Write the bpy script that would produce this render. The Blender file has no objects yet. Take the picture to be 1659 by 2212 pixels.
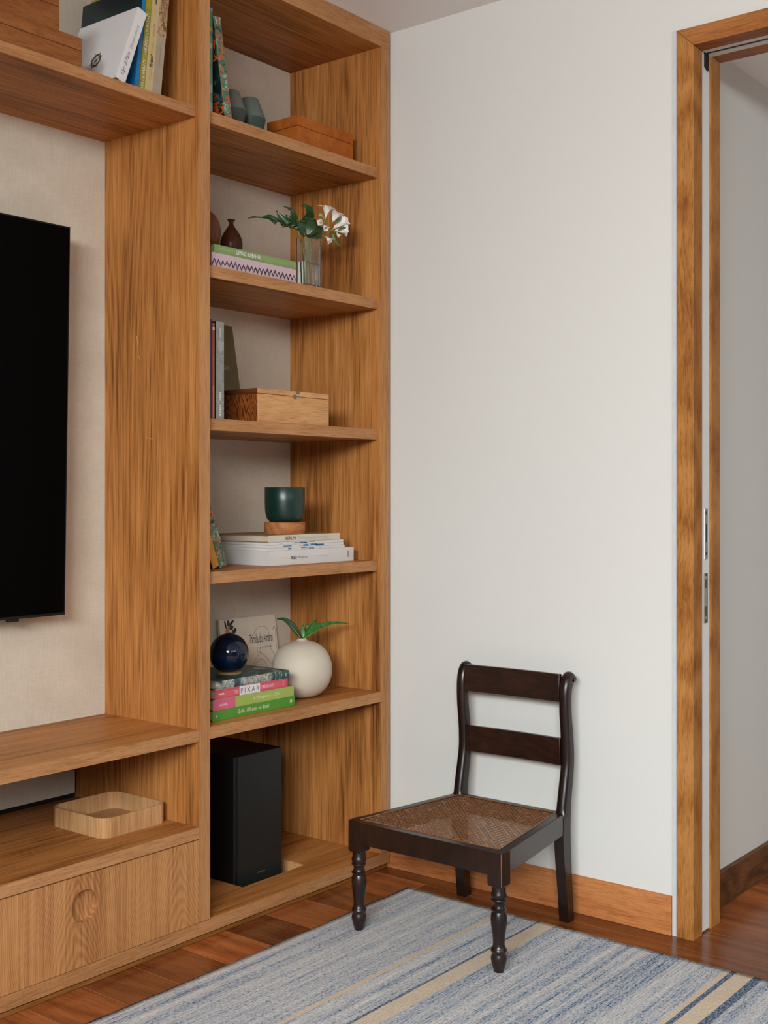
import bpy, bmesh, math, random
from mathutils import Vector, Matrix
random.seed(7)
S = bpy.context.scene
COL = S.collection

# ------------------------------------------------------------------ camera
cd = bpy.data.cameras.new('camera'); cam = bpy.data.objects.new('camera', cd); COL.objects.link(cam)
cam.location = (0, 0, 1.12)
cam.rotation_euler = (math.radians(90), 0, math.radians(38.3415 - 90))
cd.sensor_fit = 'HORIZONTAL'; cd.sensor_width = 36; cd.lens = 2602 / 1659 * 36
cd.shift_y = -39 / 1659; cd.clip_start = 0.05
S.camera = cam

# ------------------------------------------------------------------ world, daylight, exposure
w = bpy.data.worlds.new('world'); S.world = w; w.use_nodes = True
w.node_tree.nodes['Background'].inputs[0].default_value = (0.9, 0.95, 1, 1)
w.node_tree.nodes['Background'].inputs[1].default_value = 0.12
def area(name, loc, rot, sx, sy, power, color):
    l = bpy.data.lights.new(name, 'AREA'); l.shape = 'RECTANGLE'; l.size = sx; l.size_y = sy
    l.energy = power; l.color = color
    o = bpy.data.objects.new(name, l); COL.objects.link(o); o.location = loc; o.rotation_euler = rot
    return o
# daylight through the wide window behind the camera; the hall lamp is an added fill
area('window_daylight', (-2.70, -0.95, 2.80), (math.radians(80), 0, math.radians(-90)), 3.4, 1.8, 1090, (0.94, 0.995, 1.0))
area('rear_window_daylight', (0.35, -3.40, 2.80), (math.radians(80), 0, 0), 3.9, 1.8, 70, (0.94, 0.995, 1.0))
area('hall_fill', (3.65, -1.45, 1.3), (math.radians(90), 0, 0), 1.0, 1.8, 7, (1, 0.985, 0.96))
S.view_settings.view_transform = 'Standard'; S.view_settings.look = 'None'
S.view_settings.gamma = 1; S.view_settings.use_curve_mapping = False
S.view_settings.exposure = -0.1

# ------------------------------------------------------------------ helpers
def V(*a): return Vector(a)
def root_of(o):
    while o.parent: o = o.parent
    return o
def tag(o, label=None, cat=None, group=None, kind=None):
    if label: o['label'] = label
    if cat: o['category'] = cat
    if group: o['group'] = group
    if kind: o['kind'] = kind
    return o
def thing(name, label, cat, loc, group=None):
    o = bpy.data.objects.new(name, None); COL.objects.link(o); o.location = loc; o.empty_display_size = 0.05
    return tag(o, label, cat, group)
def link_mesh(name, me, mat, parent=None, smooth=False, bevel=0, solid=0, seg=2, auto=None):
    o = bpy.data.objects.new(name, me); COL.objects.link(o)
    if mat: me.materials.append(mat)
    if parent:
        me.transform(Matrix.Translation(-root_of(parent).location)); o.parent = parent
    else:
        xs = [v.co for v in me.vertices]
        c = V((min(v.x for v in xs) + max(v.x for v in xs)) / 2, (min(v.y for v in xs) + max(v.y for v in xs)) / 2, min(v.z for v in xs))
        me.transform(Matrix.Translation(-c)); o.location = c
    if smooth:
        for p in me.polygons: p.use_smooth = True
        if auto:
            me.set_sharp_from_angle(angle=math.radians(auto))
    if solid:
        m = o.modifiers.new('solid', 'SOLIDIFY'); m.thickness = solid; m.offset = 0
    if bevel:
        m = o.modifiers.new('bevel', 'BEVEL'); m.width = bevel; m.segments = seg; m.limit_method = 'ANGLE'; m.angle_limit = math.radians(40)
    return o
def obj(name, bm, mat, parent=None, **k):
    bmesh.ops.recalc_face_normals(bm, faces=bm.faces[:])
    me = bpy.data.meshes.new(name); bm.to_mesh(me); bm.free()
    return link_mesh(name, me, mat, parent, **k)
def struct(name, bm, mat, **k):
    o = obj(name, bm, mat, **k); o['kind'] = 'structure'; return o
def box(bm, x0, x1, y0, y1, z0, z1):
    v = [bm.verts.new((x, y, z)) for x in (x0, x1) for y in (y0, y1) for z in (z0, z1)]
    for f in ((0,1,3,2),(4,6,7,5),(0,4,5,1),(2,3,7,6),(0,2,6,4),(1,5,7,3)): bm.faces.new([v[i] for i in f])
def bx(*a):
    bm = bmesh.new(); box(bm, *a); return bm
def obox(bm, O, A, B, C, a0, a1, b0, b1, c0, c1):
    v = [bm.verts.new(O + A*a + B*b + C*c) for a in (a0, a1) for b in (b0, b1) for c in (c0, c1)]
    for f in ((0,1,3,2),(4,6,7,5),(0,4,5,1),(2,3,7,6),(0,2,6,4),(1,5,7,3)): bm.faces.new([v[i] for i in f])
def lathe(bm, cx, cy, prof, seg=40, cap0=True, cap1=True):
    rings = []
    for r, z in prof:
        rings.append([bm.verts.new((cx + r*math.cos(2*math.pi*i/seg), cy + r*math.sin(2*math.pi*i/seg), z)) for i in range(seg)])
    for a, b in zip(rings, rings[1:]):
        for i in range(seg):
            j = (i+1) % seg; bm.faces.new((a[i], a[j], b[j], b[i]))
    if cap0: bm.faces.new(rings[0][::-1])
    if cap1: bm.faces.new(rings[-1])
def spline(pts, n):
    pts = [Vector(p) for p in pts]; out = []
    P = [pts[0]*2 - pts[1]] + pts + [pts[-1]*2 - pts[-2]]
    for i in range(1, len(P)-2):
        for k in range(n):
            t = k/n; a, b, c, d = P[i-1:i+3]
            out.append(0.5*((2*b) + (c-a)*t + (2*a-5*b+4*c-d)*t*t + (3*b-a-3*c+d)*t**3))
    out.append(pts[-1].copy()); return out
def tube(bm, pts, r0, r1=None, seg=8, n=4):
    P = spline(pts, n) if n > 1 else [Vector(p) for p in pts]
    r1 = r0 if r1 is None else r1; rings = []
    up = V(0.31, 0.2, 0.93)
    for i, p in enumerate(P):
        t = (P[min(i+1, len(P)-1)] - P[max(i-1, 0)]).normalized()
        a = t.cross(up).normalized(); b = t.cross(a)
        r = r0 + (r1-r0)*i/(len(P)-1)
        rings.append([bm.verts.new(p + (a*math.cos(2*math.pi*k/seg) + b*math.sin(2*math.pi*k/seg))*r) for k in range(seg)])
    for A, B in zip(rings, rings[1:]):
        for k in range(seg): bm.faces.new((A[k], A[(k+1) % seg], B[(k+1) % seg], B[k]))
    bm.faces.new(rings[0][::-1]); bm.faces.new(rings[-1])
def strip(bm, pts, widths, nrm, fold=0.25, n=5, one_side=0):
    """leaf-like ribbon along pts; widths are half-widths, folded along its midrib"""
    P = spline(pts, n); m = len(P); N = Vector(nrm).normalized(); rows = []
    for i, p in enumerate(P):
        t = (P[min(i+1, m-1)] - P[max(i-1, 0)]).normalized()
        s = t.cross(N).normalized(); nn = s.cross(t).normalized()
        u = i/(m-1)*(len(widths)-1); k = min(int(u), len(widths)-2); wd = widths[k] + (widths[k+1]-widths[k])*(u-k)
        wd = max(wd, 0.0003)
        L = wd*(1 if one_side >= 0 else 0.06); R = wd*(1 if one_side <= 0 else 0.06)
        rows.append((bm.verts.new(p - s*L + nn*fold*L), bm.verts.new(p - s*L*0.5 + nn*fold*L*0.35), bm.verts.new(p),
                     bm.verts.new(p + s*R*0.5 + nn*fold*R*0.35), bm.verts.new(p + s*R + nn*fold*R)))
    for a, b in zip(rows, rows[1:]):
        for k in range(4): bm.faces.new((a[k], a[k+1], b[k+1], b[k]))
def rounded_rect(x0, x1, y0, y1, r, n=10):
    pts = []
    for cx, cy, a0 in ((x1-r, y1-r, 0), (x0+r, y1-r, 90), (x0+r, y0+r, 180), (x1-r, y0+r, 270)):
        for i in range(n+1):
            a = math.radians(a0 + 90*i/n); pts.append((cx + r*math.cos(a), cy + r*math.sin(a)))
    return pts
def loops(bm, rings, cap0=True, cap1=True, closed=True):
    R = [[bm.verts.new(p) for p in ring] for ring in rings]
    n = len(R[0])
    for a, b in zip(R, R[1:]):
        for i in range(n if closed else n-1): bm.faces.new((a[i], a[(i+1) % n], b[(i+1) % n], b[i]))
    if cap0: bm.faces.new(R[0][::-1])
    if cap1: bm.faces.new(R[-1])

# ------------------------------------------------------------------ materials
def newmat(name):
    m = bpy.data.materials.new(name); m.use_nodes = True
    return m, m.node_tree, m.node_tree.nodes['Principled BSDF']
def sset(b, key, v):
    if key in b.inputs: b.inputs[key].default_value = v
PL = {}
def plain(name, col, rough=0.5, metal=0, spec=0.5, var=0.06, coat=0):
    if name in PL: return PL[name]
    m, nt, b = newmat(name); N = nt.nodes; L = nt.links
    tc = N.new('ShaderNodeTexCoord'); no = N.new('ShaderNodeTexNoise'); no.inputs['Scale'].default_value = 25; no.inputs['Detail'].default_value = 4
    L.new(tc.outputs['Object'], no.inputs['Vector'])
    r = N.new('ShaderNodeValToRGB'); e = r.color_ramp.elements
    e[0].position = 0.3; e[1].position = 0.7
    e[0].color = (*[c*(1-var) for c in col], 1); e[1].color = (*[min(1, c*(1+var)) for c in col], 1)
    L.new(no.outputs['Fac'], r.inputs[0]); L.new(r.outputs[0], b.inputs['Base Color'])
    b.inputs['Roughness'].default_value = rough; b.inputs['Metallic'].default_value = metal; sset(b, 'Specular IOR Level', spec)
    if coat: sset(b, 'Coat Weight', coat); sset(b, 'Coat Roughness', 0.06)
    PL[name] = m; return m
def math_node(nt, op, a, b=None):
    n = nt.nodes.new('ShaderNodeMath'); n.operation = op
    for i, v in enumerate((a, b)):
        if v is None: continue
        if isinstance(v, (int, float)): n.inputs[i].default_value = v
        else: nt.links.new(v, n.inputs[i])
    return n.outputs[0]
def wood(name, axis, dark, mid, light, across=10, along=0.7, rough=0.42, contour=0.25, rnd=0.0, pores=0.35, spec=0.12, rings=16, tint=None):
    m, nt, b = newmat(name); N = nt.nodes; L = nt.links
    tc = N.new('ShaderNodeTexCoord'); oi = N.new('ShaderNodeObjectInfo')
    mul = math_node(nt, 'MULTIPLY', oi.outputs['Random'], 41.0)
    add = N.new('ShaderNodeVectorMath'); add.operation = 'ADD'
    L.new(tc.outputs['Object'], add.inputs[0]); L.new(mul, add.inputs[1])
    def noise(al, ac, detail, dist=0.0, rough_=0.55):
        mp = N.new('ShaderNodeMapping'); s = [ac]*3; s['XYZ'.index(axis)] = al; mp.inputs['Scale'].default_value = s
        L.new(add.outputs[0], mp.inputs['Vector'])
        n = N.new('ShaderNodeTexNoise'); n.inputs['Scale'].default_value = 1; n.inputs['Detail'].default_value = detail
        n.inputs['Distortion'].default_value = dist; n.inputs['Roughness'].default_value = rough_
        L.new(mp.outputs[0], n.inputs['Vector']); return n.outputs['Fac']
    broad = noise(along*2.2, across*0.38, 3, 0.5)
    medium = noise(along*4.5, across*2.6, 4, 0.2, 0.6)
    fine = noise(along*11, across*10, 5, 0.1, 0.7)
    low = noise(along*1.0, across*0.3, 0.4, 0.15)
    cont = math_node(nt, 'SINE', math_node(nt, 'MULTIPLY', low, float(rings*6.28)))
    cont = math_node(nt, 'MULTIPLY', math_node(nt, 'ADD', cont, 1.0), 0.5)
    v = math_node(nt, 'ADD', math_node(nt, 'MULTIPLY', broad, 0.34), math_node(nt, 'ADD', math_node(nt, 'MULTIPLY', medium, 0.30), math_node(nt, 'MULTIPLY', fine, 0.36)))
    v = math_node(nt, 'ADD', math_node(nt, 'MULTIPLY', v, 1-contour), math_node(nt, 'MULTIPLY', math_node(nt, 'ADD', math_node(nt, 'MULTIPLY', cont, 0.4), 0.3), contour))
    r = N.new('ShaderNodeValToRGB'); e = r.color_ramp.elements
    e[0].position = 0.36; e[0].color = (*dark, 1); e[1].position = 0.63; e[1].color = (*light, 1)
    x = r.color_ramp.elements.new(0.485); x.color = (*mid, 1)
    L.new(v, r.inputs[0])
    po = noise(along*16, max(across*22, 330), 2)
    pr = N.new('ShaderNodeValToRGB'); q = pr.color_ramp.elements; q[0].position = 0.30; q[0].color = (1-pores, 1-pores*1.05, 1-pores*1.1, 1); q[1].position = 0.50; q[1].color = (1, 1, 1, 1)
    L.new(po, pr.inputs[0])
    mx = N.new('ShaderNodeMix'); mx.data_type = 'RGBA'; mx.blend_type = 'MULTIPLY'; mx.inputs[0].default_value = 1
    L.new(r.outputs[0], mx.inputs[6]); L.new(pr.outputs[0], mx.inputs[7])
    out = mx.outputs[2]
    if rnd:
        hs = N.new('ShaderNodeHueSaturation')
        L.new(math_node(nt, 'ADD', math_node(nt, 'MULTIPLY', oi.outputs['Random'], rnd), 1 - rnd*0.5), hs.inputs['Value'])
        L.new(out, hs.inputs['Color']); out = hs.outputs[0]
    L.new(out, b.inputs['Base Color'])
    b.inputs['Roughness'].default_value = rough; sset(b, 'Specular IOR Level', spec)
    bp = N.new('ShaderNodeBump'); bp.inputs['Strength'].default_value = 0.08; bp.inputs['Distance'].default_value = 0.002
    L.new(po, bp.inputs['Height']); L.new(bp.outputs[0], b.inputs['Normal'])
    return m
WD, WM, WL = (0.085, 0.026, 0.007), (0.41, 0.160, 0.041), (0.60, 0.270, 0.085)
M_upright = wood('cabinet_veneer_vertical', 'Z', WD, WM, WL, across=24, along=0.55, contour=0.12)
M_shelf = wood('cabinet_veneer_horizontal', 'X', WD, WM, WL, across=24, along=0.6, contour=0.08)
M_edge = wood('cabinet_edge_band', 'X', (0.30,0.135,0.052), (0.41,0.195,0.08), (0.49,0.25,0.112), across=30, along=1.5, contour=0.0)
M_edgeZ = wood('cabinet_edge_band_vertical', 'Z', (0.30,0.135,0.052), (0.42,0.2,0.08), (0.5,0.255,0.11), across=30, along=1.0, contour=0.0)
def cathedral():
    m, nt, b = newmat('drawer_veneer_cathedral'); N = nt.nodes; L = nt.links
    g = N.new('ShaderNodeNewGeometry'); sp = N.new('ShaderNodeSeparateXYZ'); L.new(g.outputs['Position'], sp.inputs[0])
    def noise(sx, sz, det, dist=0.0):
        mp = N.new('ShaderNodeMapping'); mp.inputs['Scale'].default_value = (sx, sx, sz); L.new(g.outputs['Position'], mp.inputs['Vector'])
        n = N.new('ShaderNodeTexNoise'); n.inputs['Scale'].default_value = 1; n.inputs['Detail'].default_value = det; n.inputs['Distortion'].default_value = dist
        L.new(mp.outputs[0], n.inputs['Vector']); return n.outputs['Fac']
    warp = noise(5, 2.5, 2)
    xr = math_node(nt, 'PINGPONG', math_node(nt, 'ADD', sp.outputs['X'], math_node(nt, 'ADD', math_node(nt, 'MULTIPLY', warp, 0.10), 0.105)), 0.155)
    x2 = math_node(nt, 'MULTIPLY', math_node(nt, 'POWER', xr, 1.55), 13.0)
    f = math_node(nt, 'ADD', math_node(nt, 'ADD', sp.outputs['Z'], x2), math_node(nt, 'MULTIPLY', noise(14, 4, 3), 0.16))
    line = math_node(nt, 'ADD', math_node(nt, 'MULTIPLY', math_node(nt, 'SINE', math_node(nt, 'MULTIPLY', f, 190.0)), 0.5), 0.5)
    v = math_node(nt, 'ADD', math_node(nt, 'MULTIPLY', line, 0.10), math_node(nt, 'ADD', math_node(nt, 'MULTIPLY', noise(7, 1.2, 2, 0.3), 0.42), math_node(nt, 'MULTIPLY', noise(150, 3, 5), 0.47)))
    r = N.new('ShaderNodeValToRGB'); e = r.color_ramp.elements; e[0].position = 0.34; e[1].position = 0.64
    e[0].color = (0.25, 0.095, 0.03, 1); e[1].color = (0.53, 0.262, 0.10, 1); x = e.new(0.5); x.color = (0.42, 0.188, 0.068, 1)
    L.new(v, r.inputs[0]); L.new(r.outputs[0], b.inputs['Base Color']); b.inputs['Roughness'].default_value = 0.45; sset(b, 'Specular IOR Level', 0.25)
    return m
M_drawer = cathedral()
M_tray = wood('tray_veneer', 'Z', (0.36,0.18,0.075), (0.52,0.29,0.13), (0.62,0.37,0.185), across=30, along=0.8, contour=0.0)
M_trayX = wood('tray_veneer_flat', 'X', (0.36,0.18,0.075), (0.50,0.27,0.12), (0.58,0.33,0.16), across=22, along=1.2, contour=0.0)
M_oak = wood('light_box_wood', 'X', (0.45,0.21,0.075), (0.56,0.29,0.12), (0.64,0.36,0.165), across=26, along=1.4, contour=0.05, rough=0.35)
M_boxdark = wood('figured_shaded_end', 'Y', (0.05,0.012,0.003), (0.2,0.055,0.012), (0.36,0.12,0.03), across=40, along=30, contour=0.4, rough=0.3)
M_brownbox = wood('warm_box_wood', 'X', (0.16,0.05,0.014), (0.25,0.088,0.026), (0.32,0.125,0.04), across=9, along=1.5, contour=0.25, rings=8)
M_disc = wood('round_base_wood', 'X', (0.28,0.09,0.028), (0.38,0.14,0.05), (0.45,0.19,0.075), across=20, along=3, contour=0.3)
M_plank = wood('floor_plank', 'Y', (0.15,0.037,0.009), (0.28,0.08,0.021), (0.385,0.123,0.036), across=16, along=0.8, rough=0.22, contour=0.3, rnd=1.0, rings=9, spec=0.5)
M_base = wood('baseboard_wood', 'Y', (0.33,0.105,0.03), (0.48,0.178,0.06), (0.59,0.25,0.09), across=26, along=1.3, contour=0.1)
M_basedark = wood('hall_baseboard_shaded', 'X', (0.045,0.016,0.006), (0.12,0.046,0.017), (0.2,0.085,0.035), across=16, along=2, contour=0.2)  # wood darkened to carry the hall's lack of light
M_casing = wood('door_casing_wood', 'Z', (0.19,0.062,0.013), (0.365,0.15,0.038), (0.47,0.22,0.066), across=14, along=2.2, contour=0.25, rings=7)
M_casingY = wood('door_head_wood', 'Y', (0.20,0.065,0.017), (0.34,0.125,0.036), (0.43,0.185,0.06), across=18, along=1.3, contour=0.15)
M_plinth = wood('plinth_wood', 'X', (0.13,0.042,0.010), (0.21,0.078,0.019), (0.29,0.115,0.03), across=20, along=1, contour=0)
M_chair = wood('dark_mahogany', 'Z', (0.005,0.0024,0.0019), (0.0115,0.0045,0.0032), (0.024,0.0085,0.0056), across=12, along=2, rough=0.3, contour=0.1, pores=0.15, spec=0.55)
M_chairY = wood('dark_mahogany_rail', 'Y', (0.006,0.0026,0.002), (0.016,0.0054,0.0036), (0.040,0.0115,0.0065), across=16, along=3, rough=0.32, contour=0.1, pores=0.15, spec=0.5)
M_turnwood = wood('turned_dark_wood', 'Z', (0.03,0.010,0.005), (0.055,0.019,0.009), (0.085,0.031,0.015), across=18, along=4, rough=0.3, contour=0.1)
M_turnbrown = wood('turned_brown_wood', 'Z', (0.09,0.03,0.012), (0.15,0.055,0.022), (0.2,0.075,0.03), across=10, along=3, rough=0.35, contour=0.2)
M_leather = wood('brown_leather', 'X', (0.27,0.065,0.009), (0.37,0.097,0.015), (0.45,0.135,0.024), across=4, along=4, rough=0.38, contour=0.0, pores=0.12)
M_leatherseam = plain('dark_seam', (0.05,0.012,0.004), 0.5)

def paint(name, col, bump=0.02):
    m, nt, b = newmat(name); N = nt.nodes; L = nt.links
    g = N.new('ShaderNodeNewGeometry'); n = N.new('ShaderNodeTexNoise'); n.inputs['Scale'].default_value = 1.3; n.inputs['Detail'].default_value = 3
    L.new(g.outputs['Position'], n.inputs['Vector'])
    r = N.new('ShaderNodeValToRGB'); e = r.color_ramp.elements
    e[0].color = (*[c*0.975 for c in col], 1); e[1].color = (*[min(1, c*1.02) for c in col], 1)
    L.new(n.outputs['Fac'], r.inputs[0]); L.new(r.outputs[0], b.inputs['Base Color'])
    n2 = N.new('ShaderNodeTexNoise'); n2.inputs['Scale'].default_value = 180; L.new(g.outputs['Position'], n2.inputs['Vector'])
    bp = N.new('ShaderNodeBump'); bp.inputs['Strength'].default_value = bump; bp.inputs['Distance'].default_value = 0.001
    L.new(n2.outputs['Fac'], bp.inputs['Height']); L.new(bp.outputs[0], b.inputs['Normal'])
    b.inputs['Roughness'].default_value = 0.7; sset(b, 'Specular IOR Level', 0.25)
    return m
M_wall = paint('wall_paint', (0.655, 0.645, 0.615)); M_ceil = paint('ceiling_paint', (0.9, 0.9, 0.89))
M_whitedoor = plain('white_lacquer', (0.74, 0.735, 0.72), 0.35, var=0.01)
def fabric():
    m, nt, b = newmat('linen_back_panel'); N = nt.nodes; L = nt.links
    g = N.new('ShaderNodeNewGeometry'); acc = None
    for sc in ((35, 35, 900), (900, 900, 35), (6, 6, 9)):
        mp = N.new('ShaderNodeMapping'); mp.inputs['Scale'].default_value = sc; L.new(g.outputs['Position'], mp.inputs['Vector'])
        n = N.new('ShaderNodeTexNoise'); n.inputs['Scale'].default_value = 1; n.inputs['Detail'].default_value = 3; L.new(mp.outputs[0], n.inputs['Vector'])
        acc = n.outputs['Fac'] if acc is None else math_node(nt, 'ADD', acc, n.outputs['Fac'])
    acc = math_node(nt, 'MULTIPLY', acc, 1/3)
    r = N.new('ShaderNodeValToRGB'); e = r.color_ramp.elements; e[0].position = 0.36; e[1].position = 0.64
    e[0].color = (0.525, 0.455, 0.365, 1); e[1].color = (0.675, 0.60, 0.495, 1)
    L.new(acc, r.inputs[0]); L.new(r.outputs[0], b.inputs['Base Color'])
    bp = N.new('ShaderNodeBump'); bp.inputs['Strength'].default_value = 0.15; bp.inputs['Distance'].default_value = 0.001
    L.new(acc, bp.inputs['Height']); L.new(bp.outputs[0], b.inputs['Normal'])
    b.inputs['Roughness'].default_value = 0.9; sset(b, 'Specular IOR Level', 0.1)
    return m
M_fabric = fabric()
def rugmat():
    m, nt, b = newmat('striped_kilim'); N = nt.nodes; L = nt.links
    g = N.new('ShaderNodeNewGeometry')
    def noise(sx, sy, det, r=0.6, off=0):
        mp = N.new('ShaderNodeMapping'); mp.inputs['Scale'].default_value = (sx, sy, 1); mp.inputs['Location'].default_value = (off, off, 0)
        L.new(g.outputs['Position'], mp.inputs['Vector'])
        n = N.new('ShaderNodeTexNoise'); n.inputs['Scale'].default_value = 1; n.inputs['Detail'].default_value = det; n.inputs['Roughness'].default_value = r
        L.new(mp.outputs[0], n.inputs['Vector']); return n.outputs['Fac']
    band = noise(0.6, 34, 3); streak = noise(9, 170, 3, 0.7, 3); fleck = math_node(nt, 'ADD', math_node(nt, 'MULTIPLY', math_node(nt, 'SUBTRACT', noise(95, 300, 2, 0.75, 9), 0.5), 1.7), 0.5)
    v = math_node(nt, 'ADD', math_node(nt, 'MULTIPLY', band, 0.36), math_node(nt, 'ADD', math_node(nt, 'MULTIPLY', streak, 0.32), math_node(nt, 'MULTIPLY', fleck, 0.32)))
    r = N.new('ShaderNodeValToRGB'); e = r.color_ramp.elements
    e[0].position = 0.33; e[0].color = (0.03, 0.055, 0.11, 1); e[1].position = 0.66; e[1].color = (0.78, 0.72, 0.65, 1)
    for p, c in ((0.385, (0.10, 0.155, 0.25)), (0.43, (0.26, 0.315, 0.395)), (0.49, (0.445, 0.465, 0.495)), (0.56, (0.58, 0.57, 0.56))):
        x = e.new(p); x.color = (*c, 1)
    L.new(v, r.inputs[0])
    # plain cream stripes at their woven places, edges a little uneven
    sep = N.new('ShaderNodeSeparateXYZ'); L.new(g.outputs['Position'], sep.inputs[0])
    yy = math_node(nt, 'ADD', sep.outputs['Y'], math_node(nt, 'MULTIPLY', math_node(nt, 'SUBTRACT', noise(7, 90, 3, 0.6, 5), 0.5), 0.008))
    mask = None; blue = None
    def inside(a, c): return math_node(nt, 'MULTIPLY', math_node(nt, 'GREATER_THAN', yy, a), math_node(nt, 'LESS_THAN', yy, c))
    for a, c in ((1.5755, 1.6215), (1.732, 1.747), (1.05, 1.0925), (1.1055, 1.1185), (0.55, 0.6), (0.08, 0.13), (-0.4, -0.35)):
        i = inside(a, c); mask = i if mask is None else math_node(nt, 'ADD', mask, i)
    for a, c in ((1.0925, 1.1055), (2.052, 2.2), (1.03, 1.05), (1.6215, 1.629)):
        i = inside(a, c); blue = i if blue is None else math_node(nt, 'ADD', blue, i)
    cr = N.new('ShaderNodeValToRGB'); e = cr.color_ramp.elements; e[0].position = 0.3; e[1].position = 0.7
    e[0].color = (0.56, 0.455, 0.345, 1); e[1].color = (0.67, 0.565, 0.45, 1); L.new(fleck, cr.inputs[0])
    br = N.new('ShaderNodeValToRGB'); e = br.color_ramp.elements; e[0].position = 0.35; e[1].position = 0.68
    e[0].color = (0.03, 0.055, 0.11, 1); e[1].color = (0.26, 0.31, 0.38, 1); L.new(fleck, br.inputs[0])
    m1 = N.new('ShaderNodeMix'); m1.data_type = 'RGBA'; L.new(blue, m1.inputs[0]); L.new(r.outputs[0], m1.inputs[6]); L.new(br.outputs[0], m1.inputs[7])
    m2 = N.new('ShaderNodeMix'); m2.data_type = 'RGBA'; L.new(mask, m2.inputs[0]); L.new(m1.outputs[2], m2.inputs[6]); L.new(cr.outputs[0], m2.inputs[7])
    L.new(m2.outputs[2], b.inputs['Base Color']); b.inputs['Roughness'].default_value = 0.95; sset(b, 'Specular IOR Level', 0.1)
    bp = N.new('ShaderNodeBump'); bp.inputs['Strength'].default_value = 0.5; bp.inputs['Distance'].default_value = 0.003
    L.new(fleck, bp.inputs['Height']); L.new(bp.outputs[0], b.inputs['Normal'])
    return m
M_rug = rugmat()
def patchy(name, cols, scale=30, rough=0.45, stretch=(1, 1, 1), detail=2.5, dist=1.2, const=True):
    m, nt, b = newmat(name); N = nt.nodes; L = nt.links
    tc = N.new('ShaderNodeTexCoord'); mp = N.new('ShaderNodeMapping'); mp.inputs['Scale'].default_value = stretch
    L.new(tc.outputs['Object'], mp.inputs['Vector'])
    n = N.new('ShaderNodeTexNoise'); n.inputs['Scale'].default_value = scale; n.inputs['Detail'].default_value = detail; n.inputs['Distortion'].default_value = dist
    L.new(mp.outputs[0], n.inputs['Vector'])
    r = N.new('ShaderNodeValToRGB'); e = r.color_ramp.elements
    if const: r.color_ramp.interpolation = 'CONSTANT'
    k = len(cols); e[0].position = 0; e[0].color = (*cols[0], 1); e[1].position = 0.3 + 0.4*(k-1)/k; e[1].color = (*cols[-1], 1)
    for i in range(1, k-1): x = e.new(0.3 + 0.4*i/k); x.color = (*cols[i], 1)
    L.new(n.outputs['Fac'], r.inputs[0]); L.new(r.outputs[0], b.inputs['Base Color']); b.inputs['Roughness'].default_value = rough
    return m
M_jungle = patchy('jungle_print', [(0.008,0.03,0.022), (0.025,0.095,0.06), (0.05,0.15,0.10), (0.04,0.12,0.08), (0.55,0.10,0.02), (0.045,0.13,0.09), (0.07,0.17,0.12), (0.36,0.38,0.25), (0.06,0.15,0.11)], scale=36)
M_junglecover = patchy('jungle_print_dark', [(0.004,0.012,0.01), (0.006,0.02,0.016), (0.01,0.05,0.05), (0.05,0.13,0.13), (0.006,0.02,0.015), (0.55,0.09,0.01), (0.02,0.06,0.05)], scale=24)
M_map = patchy('engraved_city_print', [(0.02,0.035,0.035), (0.2,0.21,0.19), (0.36,0.355,0.31), (0.11,0.14,0.14), (0.46,0.44,0.38), (0.26,0.265,0.235), (0.5,0.47,0.41)], scale=60, detail=5)
M_mapdark = patchy('engraved_city_cover', [(0.008,0.025,0.025), (0.012,0.05,0.045), (0.03,0.09,0.08), (0.01,0.035,0.032), (0.25,0.28,0.26)], scale=14, detail=4)
def bluecover():
    m, nt, b = newmat('blue_photo_cover'); N = nt.nodes; L = nt.links
    tc = N.new('ShaderNodeTexCoord'); sp = N.new('ShaderNodeSeparateXYZ'); L.new(tc.outputs['Object'], sp.inputs[0])
    n = N.new('ShaderNodeTexNoise'); n.inputs['Scale'].default_value = 14; n.inputs['Detail'].default_value = 4; L.new(tc.outputs['Object'], n.inputs['Vector'])
    v = math_node(nt, 'ADD', math_node(nt, 'MULTIPLY', sp.outputs['Z'], 3.6), math_node(nt, 'MULTIPLY', math_node(nt, 'SUBTRACT', n.outputs['Fac'], 0.5), 0.9))
    r = N.new('ShaderNodeValToRGB'); e = r.color_ramp.elements
    e[0].position = 0.1; e[0].color = (0.006, 0.19, 0.46, 1); e[1].position = 0.9; e[1].color = (0.007, 0.018, 0.022, 1)
    for p, c in ((0.42, (0.006, 0.15, 0.36)), (0.5, (0.03, 0.012, 0.006)), (0.58, (0.008, 0.035, 0.05))):
        x = e.new(p); x.color = (*c, 1)
    L.new(v, r.inputs[0]); L.new(r.outputs[0], b.inputs['Base Color']); b.inputs['Roughness'].default_value = 0.3; return m
M_bluecover = bluecover()
M_greyconcrete = patchy('grey_spine_print', [(0.15,0.155,0.14), (0.2,0.21,0.19), (0.24,0.245,0.225), (0.17,0.18,0.165), (0.3,0.3,0.28)], scale=22, detail=5, const=False)
M_column = patchy('carved_column_print', [(0.16,0.08,0.035), (0.34,0.22,0.11), (0.48,0.36,0.2), (0.25,0.14,0.06), (0.5,0.39,0.23)], scale=70)
M_ygreen = patchy('yellow_green_blur', [(0.16,0.13,0.01), (0.26,0.22,0.015), (0.33,0.27,0.02), (0.2,0.19,0.02), (0.3,0.22,0.02)], scale=14, const=False)
M_leaf = patchy('glossy_leaf', [(0.006,0.024,0.006), (0.012,0.042,0.009), (0.021,0.062,0.014), (0.013,0.045,0.010)], scale=30, rough=0.3, const=False)
M_leafbright = patchy('bright_leaf', [(0.012,0.065,0.010), (0.026,0.12,0.018), (0.04,0.16,0.028), (0.022,0.095,0.016)], scale=30, rough=0.35, const=False)
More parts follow.
